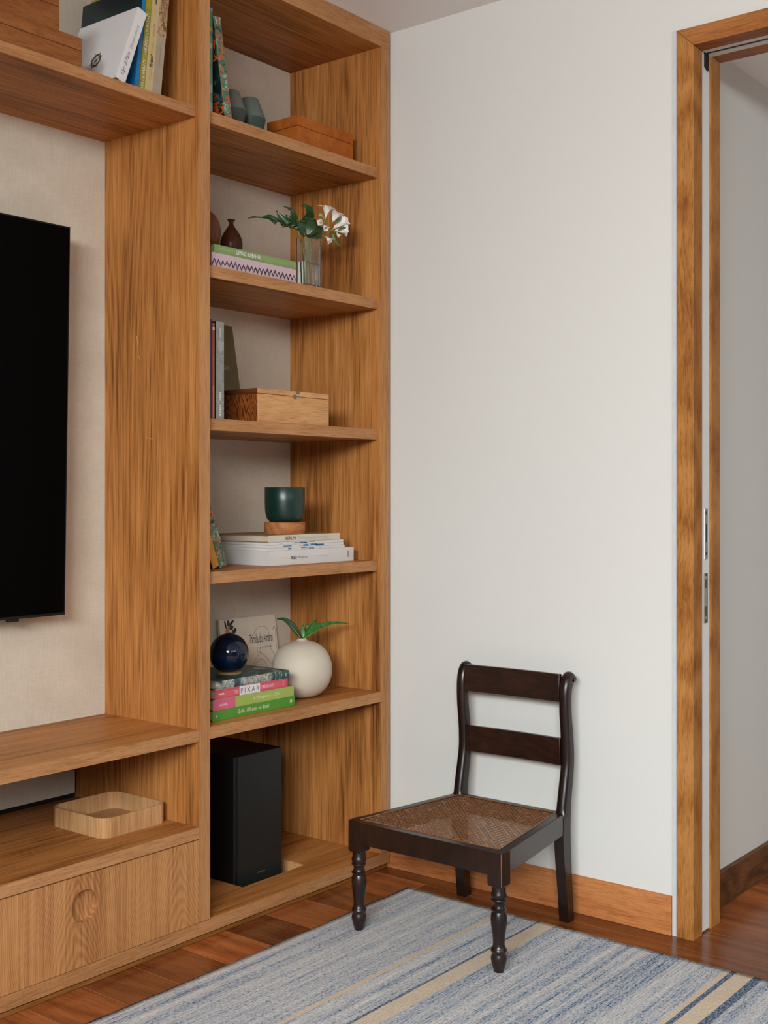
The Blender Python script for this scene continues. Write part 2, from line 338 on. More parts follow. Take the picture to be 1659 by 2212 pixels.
M_petal = patchy('white_petal', [(0.72,0.68,0.62), (0.8,0.77,0.71), (0.84,0.8,0.76), (0.76,0.66,0.6)], scale=40, rough=0.6, const=False)
def glassmat(name, ior, col=(1, 1, 1)):
    m, nt, b = newmat(name); b.inputs['Base Color'].default_value = (*col, 1); b.inputs['Roughness'].default_value = 0.0
    sset(b, 'Transmission Weight', 1.0); b.inputs['IOR'].default_value = ior; return m
M_glass = glassmat('clear_glass', 1.45, (0.96, 0.98, 0.97)); M_water = glassmat('water', 1.33, (0.97, 0.985, 0.98))
M_black = plain('black_plastic', (0.0045, 0.005, 0.005), 0.42, spec=0.35); M_screen = plain('black_screen', (0.0005, 0.0005, 0.0006), 0.4, spec=0.05)
M_metal = plain('brushed_metal', (0.62, 0.62, 0.6), 0.32, metal=1); M_darkmetal = plain('tarnished_metal', (0.22, 0.21, 0.17), 0.35, metal=1)
M_pages = plain('book_pages', (0.55, 0.48, 0.38), 0.9); M_pageswhite = plain('white_pages', (0.66, 0.64, 0.6), 0.9)
ink = plain('black_ink', (0.012, 0.011, 0.011), 0.6); inkgrey = plain('grey_ink', (0.22, 0.21, 0.2), 0.6); inkpale = plain('pale_grey_ink', (0.42, 0.40, 0.38), 0.6)
inkwhite = plain('white_ink', (0.74, 0.74, 0.68), 0.6); inkred = plain('red_ink', (0.42, 0.12, 0.04), 0.6); inkgold = plain('ochre_ink', (0.5, 0.3, 0.03), 0.6)

# ------------------------------------------------------------------ lettering
def lettering(body, C, R, U, width, height, mat, parent, shear=0.0, bold=0.0, name='lettering'):
    cu = bpy.data.curves.new('t', 'FONT'); cu.body = body; cu.shear = shear; cu.offset = bold; cu.resolution_u = 2
    ob = bpy.data.objects.new('t', cu)
    me = bpy.data.meshes.new_from_object(ob)
    bpy.data.objects.remove(ob); bpy.data.curves.remove(cu)
    xs = [v.co.x for v in me.vertices]; ys = [v.co.y for v in me.vertices]
    x0, x1, y0, y1 = min(xs), max(xs), min(ys), max(ys)
    kx = width/(x1-x0); ky = height/(y1-y0) if height else kx
    N_ = R.cross(U)
    for v in me.vertices: v.co = C + R*((v.co.x-(x0+x1)/2)*kx) + U*((v.co.y-(y0+y1)/2)*ky) + N_*0.0004
    me.materials.clear(); me.name = name
    return link_mesh(name, me, mat, parent)
def squiggle(C, R, U, width, height, mat, parent, n=9, seed=1, name='lettering'):
    rr = random.Random(seed); bm = bmesh.new(); N_ = R.cross(U)
    pts = [C + R*(width*(i/(n*2)-0.5)) + U*(height*(0.5 if i % 2 else -0.4)*rr.uniform(0.4, 1)) + N_*0.0003 for i in range(n*2+1)]
    tube(bm, pts, height*0.09, seg=4, n=2); return obj(name, bm, mat, parent)

# ------------------------------------------------------------------ book builder
def book(label, O, T, L, D, t, l, d, cov, spine=None, pages=None, hard=True, rnd=False, group=None, board=0.0025, name='book'):
    """O: spine corner; T thickness, L along spine, D from spine to fore edge"""
    O = Vector(O); T = Vector(T).normalized(); L = Vector(L).normalized(); D = Vector(D).normalized()
    base = [O + T*a + L*b + D*c for a in (0, t) for b in (0, l) for c in (0, d)]
    loc = sum(base, V(0,0,0))/8; loc.z = min(p.z for p in base)
    th = thing(name, label, 'book', loc, group)
    m = 0.003 if hard else 0.0004; bo = board if hard else 0.0008
    bm = bmesh.new()
    s = 0.001 if spine else 0
    obox(bm, O, T, L, D, 0, bo, 0, l, s, d); obox(bm, O, T, L, D, t-bo, t, 0, l, s, d)
    if not spine and not rnd: obox(bm, O, T, L, D, bo, t-bo, 0, l, 0, bo)
    obj('cover', bm, cov, th, bevel=0.0007)
    if spine or rnd:
        bm = bmesh.new(); n = 9; ring0 = []; ring1 = []
        prof = []
        for i in range(n):
            a = -1 + 2*i/(n-1); bulge = (0.18*t*(1-a*a)) if rnd else 0
            prof.append((t*(i/(n-1)), -bulge))
        prof += [(t, bo), (0, bo)]
        loops(bm, [[O + T*a + D*c + L*0 for a, c in prof], [O + T*a + D*c + L*l for a, c in prof]])
        obj('spine', bm, spine or cov, th, smooth=rnd, auto=35, bevel=0 if rnd else 0.0006)
    bm = bmesh.new(); obox(bm, O, T, L, D, bo, t-bo, m, l-m, bo, d-m)
    obj('page_block', bm, pages or M_pages, th)
    return th
X_, Y_, Z_ = V(1,0,0), V(0,1,0), V(0,0,1)

# ================================================================== SETTING
WX = 2.853; CZ = 2.505; HX0, HX1, HY = 3.0, 4.6, 1.32
struct('wall_back', bx(-1.8, WX+0.15, 2.74, 2.86, 0, CZ), M_wall)
bm = bmesh.new()
box(bm, WX, 3.0, 1.318, 2.74, 0, CZ); box(bm, WX, 3.0, 0.31, 1.318, 2.292, CZ); box(bm, WX, 3.0, -2.5, 0.31, 0, CZ)
struct('wall_right', bm, M_wall)
M_far = paint('low_bounce_taupe', (0.2, 0.185, 0.165))  # unseen walls kept dark to cut bounced light
bm = bmesh.new()
box(bm, -1.92, -1.8, 0.65, 2.86, 0, CZ); box(bm, -1.92, -1.8, -2.5, -2.35, 0, CZ); box(bm, -1.92, -1.8, -2.35, 0.65, 2.46, CZ)
struct('wall_left', bm, M_far)
bm = bmesh.new()
box(bm, -1.8, WX, -2.62, -2.5, 2.46, CZ); box(bm, -1.8, -1.65, -2.62, -2.5, 0, 2.46); box(bm, 2.35, WX, -2.62, -2.5, 0, 2.46)
struct('wall_front', bm, M_far)
M_frame = plain('white_window_frame', (0.7, 0.7, 0.69), 0.4)
bm = bmesh.new()
for x in (-1.65, -0.34, 1.0, 2.29): box(bm, x, x+0.06, -2.56, -2.52, 0, 2.46)
struct('window_1', bm, M_frame)
bm = bmesh.new()
for y in (-2.35, -1.37, -0.39, 0.59): box(bm, -1.88, -1.84, y, y+0.06, 0, 2.46)
struct('window_2', bm, M_frame)
struct('ceiling', bx(-1.92, 3.0, -2.62, 2.86, CZ, CZ+0.1), M_ceil)
struct('ceiling', bx(3.0, HX1, -1.6, HY, 2.32, 2.42), M_ceil)
struct('wall_hall', bx(3.0, HX1, HY, HY+0.1, 0, 2.42), M_wall)
struct('wall_hall_end', bx(HX1, HX1+0.1, -1.6, HY+0.1, 0, 2.42), M_wall)
struct('wall_hall_rear', bx(3.0, HX1, -1.7, -1.6, 0, 2.42), M_wall)
# floor: slab and single planks along Y
M_joint = plain('floor_joint', (0.42, 0.22, 0.10), 0.7)
floor = struct('floor', bx(-1.92, HX1, -2.62, 2.86, -0.06, -0.0005), M_joint)
edges = [1.722 + 0.15*k for k in range(-24, 0)] + [1.722, 1.87, 2.02, 2.17, 2.32, 2.475, 2.63, 2.785, 2.93, 3.08, 3.23] + [3.38 + 0.15*k for k in range(0, 9)]
rp = random.Random(3)
for x0, x1 in zip(edges, edges[1:]):
    if x1 > HX1: break
    y1 = 2.74 if x0 < 2.78 else (2.74 if x1 < 2.94 else HY)
    ends = [y1]
    y = y1 - rp.uniform(0.5, 2.2)
    if abs(x0-2.63) < 0.01: y = 2.05
    if abs(x0-2.785) < 0.01: y = 0.2
    if x0 < 2.5 and y > 1.9: y -= 0.6
    while y > -2.3: ends.append(y); y -= rp.uniform(1.3, 2.4)
    ends.append(-2.6)
    for a, b_ in zip(ends, ends[1:]):
        o = obj('plank', bx(x0+0.0010, x1-0.0010, b_+0.0009, a-0.0009, -0.0012, 0.0), M_plank, floor)
# baseboards
struct('baseboard_right', bx(2.843, WX, 1.3225, 2.45, 0, 0.1), M_base, bevel=0.0015)
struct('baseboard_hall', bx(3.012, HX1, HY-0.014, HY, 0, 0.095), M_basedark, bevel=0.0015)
# door frame with pocket door
door = bpy.data.objects.new('door_1', None); COL.objects.link(door); door.location = (2.93, 1.263, 0); door['kind'] = 'structure'
door['label'] = 'wooden door frame with a white pocket door slid into the wall'
def prism(bm, poly, a0, a1, axis):
    def pt(p, a): return {'X': (a, p[0], p[1]), 'Y': (p[0], a, p[1]), 'Z': (p[0], p[1], a)}[axis]
    loops(bm, [[pt(p, a0) for p in poly], [pt(p, a1) for p in poly]])
YI, YO, ZI, ZO = 1.263, 1.3085, 2.244, 2.29
bm = bmesh.new(); prism(bm, [(YI, 0), (YO, 0), (YO, ZO), (YI, ZI)], 2.845, 2.899, 'X'); obj('casing', bm, M_casing, door, bevel=0.001)
bm = bmesh.new(); prism(bm, [(YI-0.0006, ZI), (YO-0.0006, ZO), (0.31, ZO), (0.36, ZI)], 2.845, 2.899, 'X'); obj('head_casing', bm, M_casingY, door, bevel=0.001)
bm = bmesh.new(); prism(bm, [(0.36, 0), (0.31, 0), (0.31, ZO), (0.36, ZI)], 2.845, 2.899, 'X'); obj('casing', bm, M_casing, door, bevel=0.001)
obj('jamb', bx(2.955, 3.011, YI, HY-0.001, 0, ZI), M_casing, door, bevel=0.001)
obj('head_jamb', bx(2.955, 3.011, 0.36, YI-0.0004, ZI, ZO), M_casingY, door, bevel=0.001)
obj('jamb', bx(2.955, 3.011, 0.31, 0.36, 0, ZI), M_casing, door, bevel=0.001)
obj('strike_jamb', bx(2.899, 2.955, 0.318, 0.352, 0, ZI), M_whitedoor, door)
leaf = obj('door_leaf', bx(2.9015, 2.9525, YI+0.0035, YI+0.045, 0.004, ZI+0.02), M_whitedoor, door, bevel=0.001)
bm = bmesh.new(); box(bm, 2.8995, 2.9185, 0.36, YI-0.0005, ZI+0.0008, ZI+0.03); box(bm, 2.9325, 2.9548, 0.36, YI-0.0005, ZI+0.0008, ZI+0.03); obj('track', bm, plain('track_aluminium', (0.72,0.75,0.73), 0.5), door)
obj('track_slot', bx(2.9186, 2.9324, 0.36, YI+0.001, ZI+0.003, ZI+0.02), M_black, door)
bm = bmesh.new(); prism(bm, [(2.918, 2.21), (2.936, 2.203), (2.936, ZI+0.004), (2.918, ZI+0.004)], YI-0.002, YI+0.004, 'Y'); obj('guide_clip', bm, M_black, door)
def lock(z0, z1, m, dark):
    lp = obj('lock_plate', bx(2.917, 2.937, YI+0.0015, YI+0.004, z0, z1), m, leaf, bevel=0.0008)
    h = z1-z0
    for a, c, mm in ((0.3, 0.66, dark), (0.86, 0.92, dark), (0.06, 0.12, dark)):
        obj('lock_slot', bx(2.923, 2.930, YI+0.001, YI+0.0018, z1-h*c, z1-h*a), mm, leaf)
lock(0.953, 1.083, M_metal, plain('lock_recess', (0.10, 0.10, 0.09), 0.4, metal=1)); lock(0.790, 0.917, M_darkmetal, plain('bright_bolt', (0.75, 0.72, 0.62), 0.3, metal=1))
struct('trim_1', bx(2.849, WX+0.004, 1.3092, 1.3215, 0, 2.292), plain('door_gap_profile', (0.55, 0.565, 0.575), 0.4))

# ================================================================== BOOKCASE
FP, BK, LB = 2.226, 2.595, 2.72
XL0, XL1, XR0, XR1 = 2.0725, 2.1085, 2.803, 2.8405
ZS = [2.091, 1.7005, 1.3122, 0.9222, 0.5325]
bc = thing('bookcase', 'tall open teak bookcase column with six niches beside the white wall', 'bookcase', (2.455, 2.45, 0))
for x0, x1 in ((XL0, XL1), (XR0, XR1)):
    sp = obj('side_panel', bx(x0, x1, FP+0.001, LB, 0.05, CZ-0.001 if x0 > 2.5 else 2.449), M_upright, bc)
    obj('edge_band', bx(x0, x1, FP, FP+0.0009, 0.0505, 2.4485), M_edgeZ, sp, bevel=0.0004)
for i, z in enumerate(ZS):
    y0 = 2.24 if i < 4 else FP + 0.0012
    sh = obj('shelf', bx(XL1, XR0, y0+0.001, BK if i < 4 else LB, z-0.0305, z), M_shelf, bc)
    obj('edge_band', bx(XL1+0.0005, XR0-0.0005, y0, y0+0.0009, z-0.0303, z-0.0002), M_edge, sh, bevel=0.0004)
tp = obj('top_panel', bx(XL1, XR0, FP+0.001, LB, 2.449, CZ-0.001), M_shelf, bc)
obj('edge_band', bx(XL0, XR1, FP, FP+0.0009, 2.449, CZ-0.001), M_edge, tp)
# back panels of the niches, one linen sheet
obj('back_panel', bx(XL1, XR0, BK, BK+0.012, 0.5325, 2.449), M_fabric, bc)
obj('lower_back_panel', bx(XL1, XR0, LB-0.002, LB+0.01, 0.02, 0.502), M_upright, bc)
# base board with the rectangular cut-out for the subwoofer
HX_0, HX_1, HY_0, HY_1 = 2.3301, 2.5816, 2.3335, 2.70
bm = bmesh.new()
box(bm, XL1, XR0, FP+0.001, HY_0, 0.017, 0.0507); box(bm, XL1, HX_0, HY_0, LB, 0.017, 0.0507)
box(bm, HX_1, XR0, HY_0, LB, 0.017, 0.0507); box(bm, HX_0, HX_1, HY_1, LB, 0.017, 0.0507)
obj('base_board', bm, M_shelf, bc)
obj('cutout_lit_side', bx(HX_1-0.0012, HX_1-0.0002, HY_0+0.0005, HY_1, 0.001, 0.0503), M_oak, bc)  # paler sheet puts the light on the cut-out's right wall into colour
bm = bmesh.new(); box(bm, XL0, XR1, FP-0.0002, FP+0.0009, 0.017, 0.0495); obj('base_rail', bm, M_edge, bc, bevel=0.0006)
obj('plinth_strip', bx(XL0, XR1, FP+0.007, FP+0.018, 0.0, 0.0118), M_plinth, bc, bevel=0.003)
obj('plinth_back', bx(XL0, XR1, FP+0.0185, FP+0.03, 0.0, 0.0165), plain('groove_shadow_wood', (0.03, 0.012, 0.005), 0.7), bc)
for (y0, z0), (y1, z1) in (((2.4645, 1.5335), (2.4575, 1.487)), ((2.4575, 1.482), (2.4525, 1.470)), ((2.4275, 1.267), (2.3990, 1.260))):
    bm = bmesh.new(); tube(bm, [(XL0, y0, z0), (XL0, (y0+y1)/2, (z0+z1)/2+0.001), (XL0, y1, z1)], 0.0006, 0.0003, seg=5, n=2)
    obj('scratch', bm, plain('pale_scratch', (0.6, 0.45, 0.34), 0.6), bc)
bm = bmesh.new(); loops(bm, [[(XR0-e, 2.4116+0.003*math.cos(2*math.pi*i/12), 0.637+0.003*math.sin(2*math.pi*i/12)) for i in range(12)] for e in (0.0, 0.0015)]); obj('shelf_pin', bm, M_metal, bc)
# ================================================================== MEDIA UNIT
UX = 0.02
mu = thing('media_unit', 'wide teak media unit with linen back, bench shelf and drawers', 'cabinet', (1.05, 2.45, 0))
def longshelf(name, y0, y1, z0, z1, edge=True):
    sh = obj(name, bx(UX, XL0, y0+0.001, y1, z0, z1), M_shelf, mu)
    if edge: obj('edge_band', bx(UX, XL0-0.0004, y0, y0+0.0009, z0+0.0002, z1-0.0002), M_edge, sh, bevel=0.0004)
longshelf('upper_shelf', 2.24, BK, 2.064, 2.0905)
longshelf('bench_shelf', FP+0.0012, LB, 0.501, 0.5305)
longshelf('lower_shelf', FP+0.0012, LB, 0.2588, 0.2875)
longshelf('top_panel', FP, LB, 2.449, CZ-0.001)
obj('side_panel', bx(UX-0.036, UX, FP, LB, 0.05, 2.449), M_upright, mu)
obj('back_panel', bx(UX, XL0, BK, BK+0.012, 0.5305, 2.449), M_fabric, mu)
obj('lower_back_panel', bx(UX, 2.0662, LB-0.004, LB+0.006, 0.3005, 0.501), M_fabric, mu)
obj('back_gap', bx(UX, XL0, LB+0.0062, LB+0.012, 0.20, 0.501), plain('gap_black', (0.004, 0.003, 0.003), 0.9), mu)
obj('base_rail', bx(UX-0.036, XL0-0.0005, FP-0.0002, FP+0.02, 0.017, 0.0493), M_edge, mu, bevel=0.0006)
obj('plinth_strip', bx(UX-0.036, XL0-0.0005, FP+0.007, FP+0.018, 0.0, 0.0118), M_plinth, mu, bevel=0.003)
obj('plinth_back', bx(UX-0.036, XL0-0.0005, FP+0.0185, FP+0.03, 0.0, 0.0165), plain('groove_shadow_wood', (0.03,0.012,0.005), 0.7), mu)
obj('carcass_back', bx(UX, XL0, FP+0.03, FP+0.04, 0.05, 0.2585), plain('gap_black', (0,0,0)), mu)
def drawer(x0, x1):
    z0, z1, yf, th = 0.0508, 0.2565, FP+0.0005, 0.019
    cx, cz, r = (x0+x1)/2, 0.186, 0.0365
    bm = bmesh.new(); n = 64; h = r*1.25
    v = lambda x, z, y=yf: bm.verts.new((x, y, z))
    ci = []; sq = []
    for i in range(n):
        a = 2*math.pi*i/n; c, s = math.cos(a), math.sin(a); k = h/max(abs(c), abs(s))
        ci.append(v(cx+r*c, cz+r*s)); sq.append(v(cx+k*c, cz+k*s))
    for i in range(n): bm.faces.new((ci[i], sq[i], sq[(i+1) % n], ci[(i+1) % n]))
    def q(a, b, c, d): bm.faces.new((v(a, c), v(b, c), v(b, d), v(a, d)))
    q(x0, cx-h, z0, z1); q(cx+h, x1, z0, z1); q(cx-h, cx+h, z0, cz-h); q(cx-h, cx+h, cz+h, z1)
    for (a, c), (b, d) in (((x0, z0), (x1, z0)), ((x1, z0), (x1, z1)), ((x1, z1), (x0, z1)), ((x0, z1), (x0, z0))):
        bm.faces.new((v(a, c), v(b, d), v(b, d, yf+th), v(a, c, yf+th)))
    dr = obj('drawer', bm, M_drawer, mu)
    bm = bmesh.new(); rings = []
    for rr, y in ((r, yf+0.0001), (r*0.99, yf+0.002), (r*0.955, yf+0.011), (r*0.86, yf+0.0135), (r*0.4, yf+0.014)):
        rings.append([(cx+rr*math.cos(2*math.pi*i/n), y, cz+rr*math.sin(2*math.pi*i/n)) for i in range(n)])
    loops(bm, rings, cap0=False); obj('finger_recess', bm, M_drawer, dr, smooth=True, auto=40)
for k in range(3):
    x1 = XL0 - 0.0015 - k*0.684; drawer(x1-0.6995+(0.018 if k else 0), x1-(0.018 if k else 0)) if k == 0 else drawer(x1-0.68-0.015, x1-0.018)

# ================================================================== BIG OBJECTS
tv = thing('television', 'large flat black television mounted on the linen panel', 'television', (1.03, 2.51, 0.815))
tx0, tx1 = 0.18, 1.887
def slab(name, y_bot, y_top, th, z0, z1, x0, x1, m, par, bevel=0.001):
    bm = bmesh.new(); loops(bm, [[(x0, y_bot, z0), (x1, y_bot, z0), (x1, y_bot+th, z0), (x0, y_bot+th, z0)], [(x0, y_top, z1), (x1, y_top, z1), (x1, y_top+th, z1), (x0, y_top+th, z1)]])
    return obj(name, bm, m, par, bevel=bevel)
pn = slab('panel', 2.52, 2.498, 0.012, 0.815, 1.791, tx0, tx1, M_black, tv)
slab('screen', 2.5193, 2.4973, 0.0008, 0.822, 1.787, tx0+0.004, tx1-0.004, M_screen, tv, 0)
slab('rear_housing', 2.532, 2.51, 0.03, 0.85, 1.4, tx0+0.15, tx1-0.2, M_black, tv)
obj('wall_bracket', bx(0.8, 1.25, 2.54, BK, 1.1, 1.35), M_black, tv)
obj('sensor_bump', bx(1.72, 1.75, 2.518, 2.53, 0.809, 0.8155), M_black, tv, bevel=0.001)

sub = thing('subwoofer', 'tall black subwoofer box standing in the floor cut-out', 'speaker', (2.43, 2.53, 0.0))
bm = bmesh.new(); pts = rounded_rect(2.3365, 2.525, 2.372, 2.69, 0.006, 5)
loops(bm, [[(x, y, 0.012) for x, y in pts], [(x, y, 0.396) for x, y in pts]]); obj('cabinet', bm, M_black, sub, smooth=True, auto=30, bevel=0.0015)
obj('front_panel', bx(2.349, 2.5235, 2.3705, 2.373, 0.014, 0.3945), plain('satin_black', (0.011, 0.0125, 0.012), 0.45, spec=0.45), sub, bevel=0.0006)
for x, y in ((2.36, 2.40), (2.5, 2.40), (2.36, 2.66), (2.5, 2.66)):
    bm = bmesh.new(); lathe(bm, x, y, [(0.01, 0.0), (0.01, 0.0125)], 12); obj('foot', bm, M_black, sub)
obj('badge', bx(2.425, 2.455, 2.3698, 2.3707, 0.058, 0.061), plain('badge_grey', (0.08, 0.08, 0.08), 0.4), sub)

# rug
bm = bmesh.new(); rx0, rx1, ry0, ry1 = 0.7, 2.712, -0.4, 2.058; nx, ny = 110, 130; rr = random.Random(5)
jx = [rr.uniform(-0.002, 0.002) + 0.0015*math.sin(j*0.9) for j in range(ny+1)]; jy = [rr.uniform(-0.0012, 0.0012) + 0.004*math.sin(i*0.06) for i in range(nx+1)]
top = [[bm.verts.new((rx0 + (rx1-rx0)*i/nx + (jx[j] if i == nx else 0) - 0.012*math.sin(math.pi*j/ny)*(i/nx), ry0 + (ry1-ry0)*j/ny + jy[i]*(j/ny)**8, 0.005 + 0.0004*math.sin(i*0.7+j*1.3))) for j in range(ny+1)] for i in range(nx+1)]
for i in range(nx):
    for j in range(ny): bm.faces.new((top[i][j], top[i+1][j], top[i+1][j+1], top[i][j+1]))
rugo = obj('rug', bm, M_rug, None, smooth=True)
m = rugo.modifiers.new('solid', 'SOLIDIFY'); m.thickness = 0.0042; m.offset = -1
tag(rugo, 'flat-woven blue grey rug with cream stripes on the wood floor', 'rug')

# ------------------------------------------------------------------ chair
ch = thing('low_chair', 'low dark mahogany chair with cane seat and turned front legs', 'chair', (2.57, 1.745, 0.0))
PROF = [(.0105,.006),(.0110,.0085),(.0138,.018),(.0172,.030),(.0190,.039),(.0186,.0445),(.0168,.050),(.0158,.0535),(.0180,.056),(.0194,.059),(.0188,.0615),(.0165,.065),(.0146,.069),(.0138,.0754),(.0142,.085),(.0160,.10),(.0185,.118),(.0196,.131),(.0184,.142),(.0162,.149),(.0155,.1508),(.0180,.153),(.0193,.1555),(.0175,.157),(.0143,.160),(.0138,.166),(.0145,.172),(.0176,.1745),(.0190,.177),(.0184,.179),(.0166,.1800),(.0176,.182),(.0190,.187),(.0184,.192),(.0166,.196),(.0166,.212)]
LEGS = ((2.3637, 1.5288), (2.3722, 1.9575))
for lx, ly in LEGS:
    bm = bmesh.new(); lathe(bm, lx, ly, PROF, 36); lg = obj('front_leg', bm, M_chair, ch, smooth=True, auto=70)
    bm = bmesh.new(); a = 0.0195
    loops(bm, [[(lx+s*x, ly+s*y, z) for x, y in ((-a,-a),(a,-a),(a,a),(-a,a))] for s, z in ((0.86, 0.2085), (1, 0.2125), (1, 0.2895))]); obj('leg_block', bm, M_chair, lg, bevel=0.0012)
# worn corner of the near block
bm = bmesh.new(); tube(bm, [(2.3452, 1.5103, 0.212), (2.3450, 1.5101, 0.25), (2.3452, 1.5103, 0.2885)], 0.0011, 0.0017, seg=6, n=3); obj('worn_edge', bm, plain('worn_wood', (0.16, 0.05, 0.024), 0.5), ch)
def beam(name, p0, p1, th, z0, z1, mat, bow=0.0, z0b=None, z1b=None, n=1, lip=0):
    """rail between two plan points; th to the left side of the direction"""
    p0, p1 = Vector((*p0, 0)), Vector((*p1, 0)); d = (p1-p0).normalized(); nrm = V(-d.y, d.x, 0)
    bm = bmesh.new(); rings = []
    for i in range(n+1):
        t = i/n; p = p0.lerp(p1, t) + nrm*bow*4*t*(1-t)
        a, b = z0 + ((z0b if z0b is not None else z0)-z0)*t, z1 + ((z1b if z1b is not None else z1)-z1)*t
        rings.append([p + V(0,0,a), p + V(0,0,b), p + nrm*th + V(0,0,b), p + nrm*th + V(0,0,a)])
    loops(bm, rings); return obj(name, bm, mat, ch, bevel=0.0015)
beam('front_rail', (2.3465, 1.938), (2.3455, 1.548), 0.028, 0.2345, 0.2895, M_chair)
beam('side_rail', (2.3830, 1.5125), (2.737, 1.573), 0.026, 0.2345, 0.2893, M_chair)
beam('side_rail', (2.737, 1.924), (2.3915, 1.974), 0.024, 0.2345, 0.2893, M_chair)
beam('back_rail', (2.762, 1.598), (2.762, 1.90), 0.026, 0.243, 0.2885, M_chairY)
# corner tops between the cane and the frame
# back posts: S-curved, rounded at the front, scrolled at the top
PATH = [(2.7785,0),(2.7690,.09),(2.7600,.17),(2.7560,.228),(2.7575,.28),(2.7625,.32),(2.7710,.365),(2.7785,.41),(2.7790,.45),(2.7745,.495),(2.7685,.54),(2.7668,.58),(2.7695,.608),(2.7765,.628),(2.7880,.6395),(2.7975,.6365)]
THK = [.029,.031,.036,.038,.037,.0335,.031,.029,.028,.026,.0245,.024,.0255,.027,.027,.023]
def post(y0, y1):
    P = spline([(x, 0, z) for x, z in PATH], 4); bm = bmesh.new(); rings = []; m = len(P); w = y1-y0
    for i, p in enumerate(P):
        t = (P[min(i+1, m-1)]-P[max(i-1, 0)]).normalized()
        if i == 0: t = V(0,0,1)
        nn = V(-t.z, 0, t.x)      # towards the front (-X)
        u = i/(m-1)*(len(THK)-1); k = min(int(u), len(THK)-2); th = THK[k]+(THK[k+1]-THK[k])*(u-k)
        rnd = 0.0 if p.z < 0.285 else 1.0
        sec = [(-th/2, 0), (-th/2, w)]
        for j in range(9):
            a = math.pi*j/8; sec.append((th/2 - rnd*0.010*(1-math.sin(a)), w*(0.5+0.5*math.cos(a))))
        rings.append([V(p.x, y0, p.z) + nn*s + V(0, yy, 0) for s, yy in sec])
    # rounded scroll end
    e, tn = P[-1], (P[-1]-P[-2]).normalized()
    for k in range(1, 6):
        a = k/5*math.pi/2; cen = e + tn*0.0105*math.sin(a); sc = max(math.cos(a), 0.12)
        nn = V(-tn.z, 0, tn.x); w_ = w
        rings.append([V(cen.x, y0, cen.z) + nn*((((q-V(e.x,y0,e.z)).dot(nn)))*sc) + V(0, q.y-y0, 0) for q in rings[len(P)-1]])
    loops(bm, rings); return obj('back_post', bm, M_chair, ch, smooth=True, auto=38, bevel=0.0008)
post(1.572, 1.600); post(1.8985, 1.9265)
def rail(name, x, z0, z1, xt):
    bm = bmesh.new(); rings = []
    for i in range(13):
        t = i/12; y = 1.599 + (1.8995-1.599)*t; bw = 0.007*4*t*(1-t)
        rings.append([(x+bw, y, z0), (xt+bw, y, z1), (xt+bw+0.013, y, z1), (x+bw+0.013, y, z0)])
    loops(bm, rings); return obj(name, bm, M_chairY, ch, smooth=True, auto=40, bevel=0.0014)
rail('crest_rail', 2.7585, 0.5745, 0.6465, 2.763); rail('middle_rail', 2.7665, 0.4075, 0.478, 2.7640)
# cane seat: six-way weave
quad = [V(2.3735, 1.5365, 0), V(2.7400, 1.5965, 0), V(2.7400, 1.9035, 0), V(2.3745, 1.9545, 0)]
def clip(p, d):
    lo, hi = -5, 5
    for i in range(4):
        a, b = quad[i], quad[(i+1) % 4]; n = V(-(b-a).y, (b-a).x, 0); den = n.dot(d); num = n.dot(a-p)
        if abs(den) < 1e-9:
            if num > 0: return None
            continue
        t = num/den
        if den > 0: lo = max(lo, t)
        else: hi = min(hi, t)
    return (lo, hi) if hi-lo > 0.004 else None
bm = bmesh.new(); rc = random.Random(2)
def strands(d, pitch, pair, wd, z, zamp, shift=0):
    s = V(-d.y, d.x, 0); c0 = V(2.556, 1.745, 0)
    k = int(0.36/pitch)
    for i in range(-k, k+1):
        for off in ((-pair/2, pair/2) if pair else (0,)):
            p = c0 + s*(i*pitch+off+shift); r = clip(p, d)
            if not r: continue
            L_ = r[1]-r[0]; n = 7; prev = None
            for j in range(n+1):
                q = p + d*(r[0]+L_*j/n) + V(0, 0, z + rc.uniform(-zamp, zamp))
                h = wd/2*rc.uniform(0.88, 1.1)
                cur = [bm.verts.new(q - s*h), bm.verts.new(q + V(0,0,0.0005)), bm.verts.new(q + s*h)]
                if prev:
                    bm.faces.new((prev[0], prev[1], cur[1], cur[0])); bm.faces.new((prev[1], prev[2], cur[2], cur[1]))
                prev = cur
PT = 0.0122
strands(V(1,0,0), PT, 0.0026, 0.0014, 0.2862, 0.0002); strands(V(0,1,0), PT, 0.0026, 0.0014, 0.2869, 0.0002)
for sg in (1, -1): strands(V(1, sg, 0).normalized(), PT*0.7071, 0, 0.0014, 0.2876, 0.0002, PT*0.3536)
M_cane = patchy('cane_strands', [(0.075,0.03,0.012), (0.16,0.065,0.024), (0.23,0.10,0.04), (0.12,0.045,0.016), (0.3,0.15,0.065)], scale=55, rough=0.4, const=False)
cn = obj('cane_seat', bm, M_cane, ch); cn['kind'] = 'stuff'
bm = bmesh.new()
for a, b in zip(quad, quad[1:]+quad[:1]): tube(bm, [a+V(0,0,0.2886), a.lerp(b, 0.5)+V(0,0,0.2888), b+V(0,0,0.2886)], 0.0024, seg=6, n=2)
obj('cane_binding', bm, M_cane, ch)

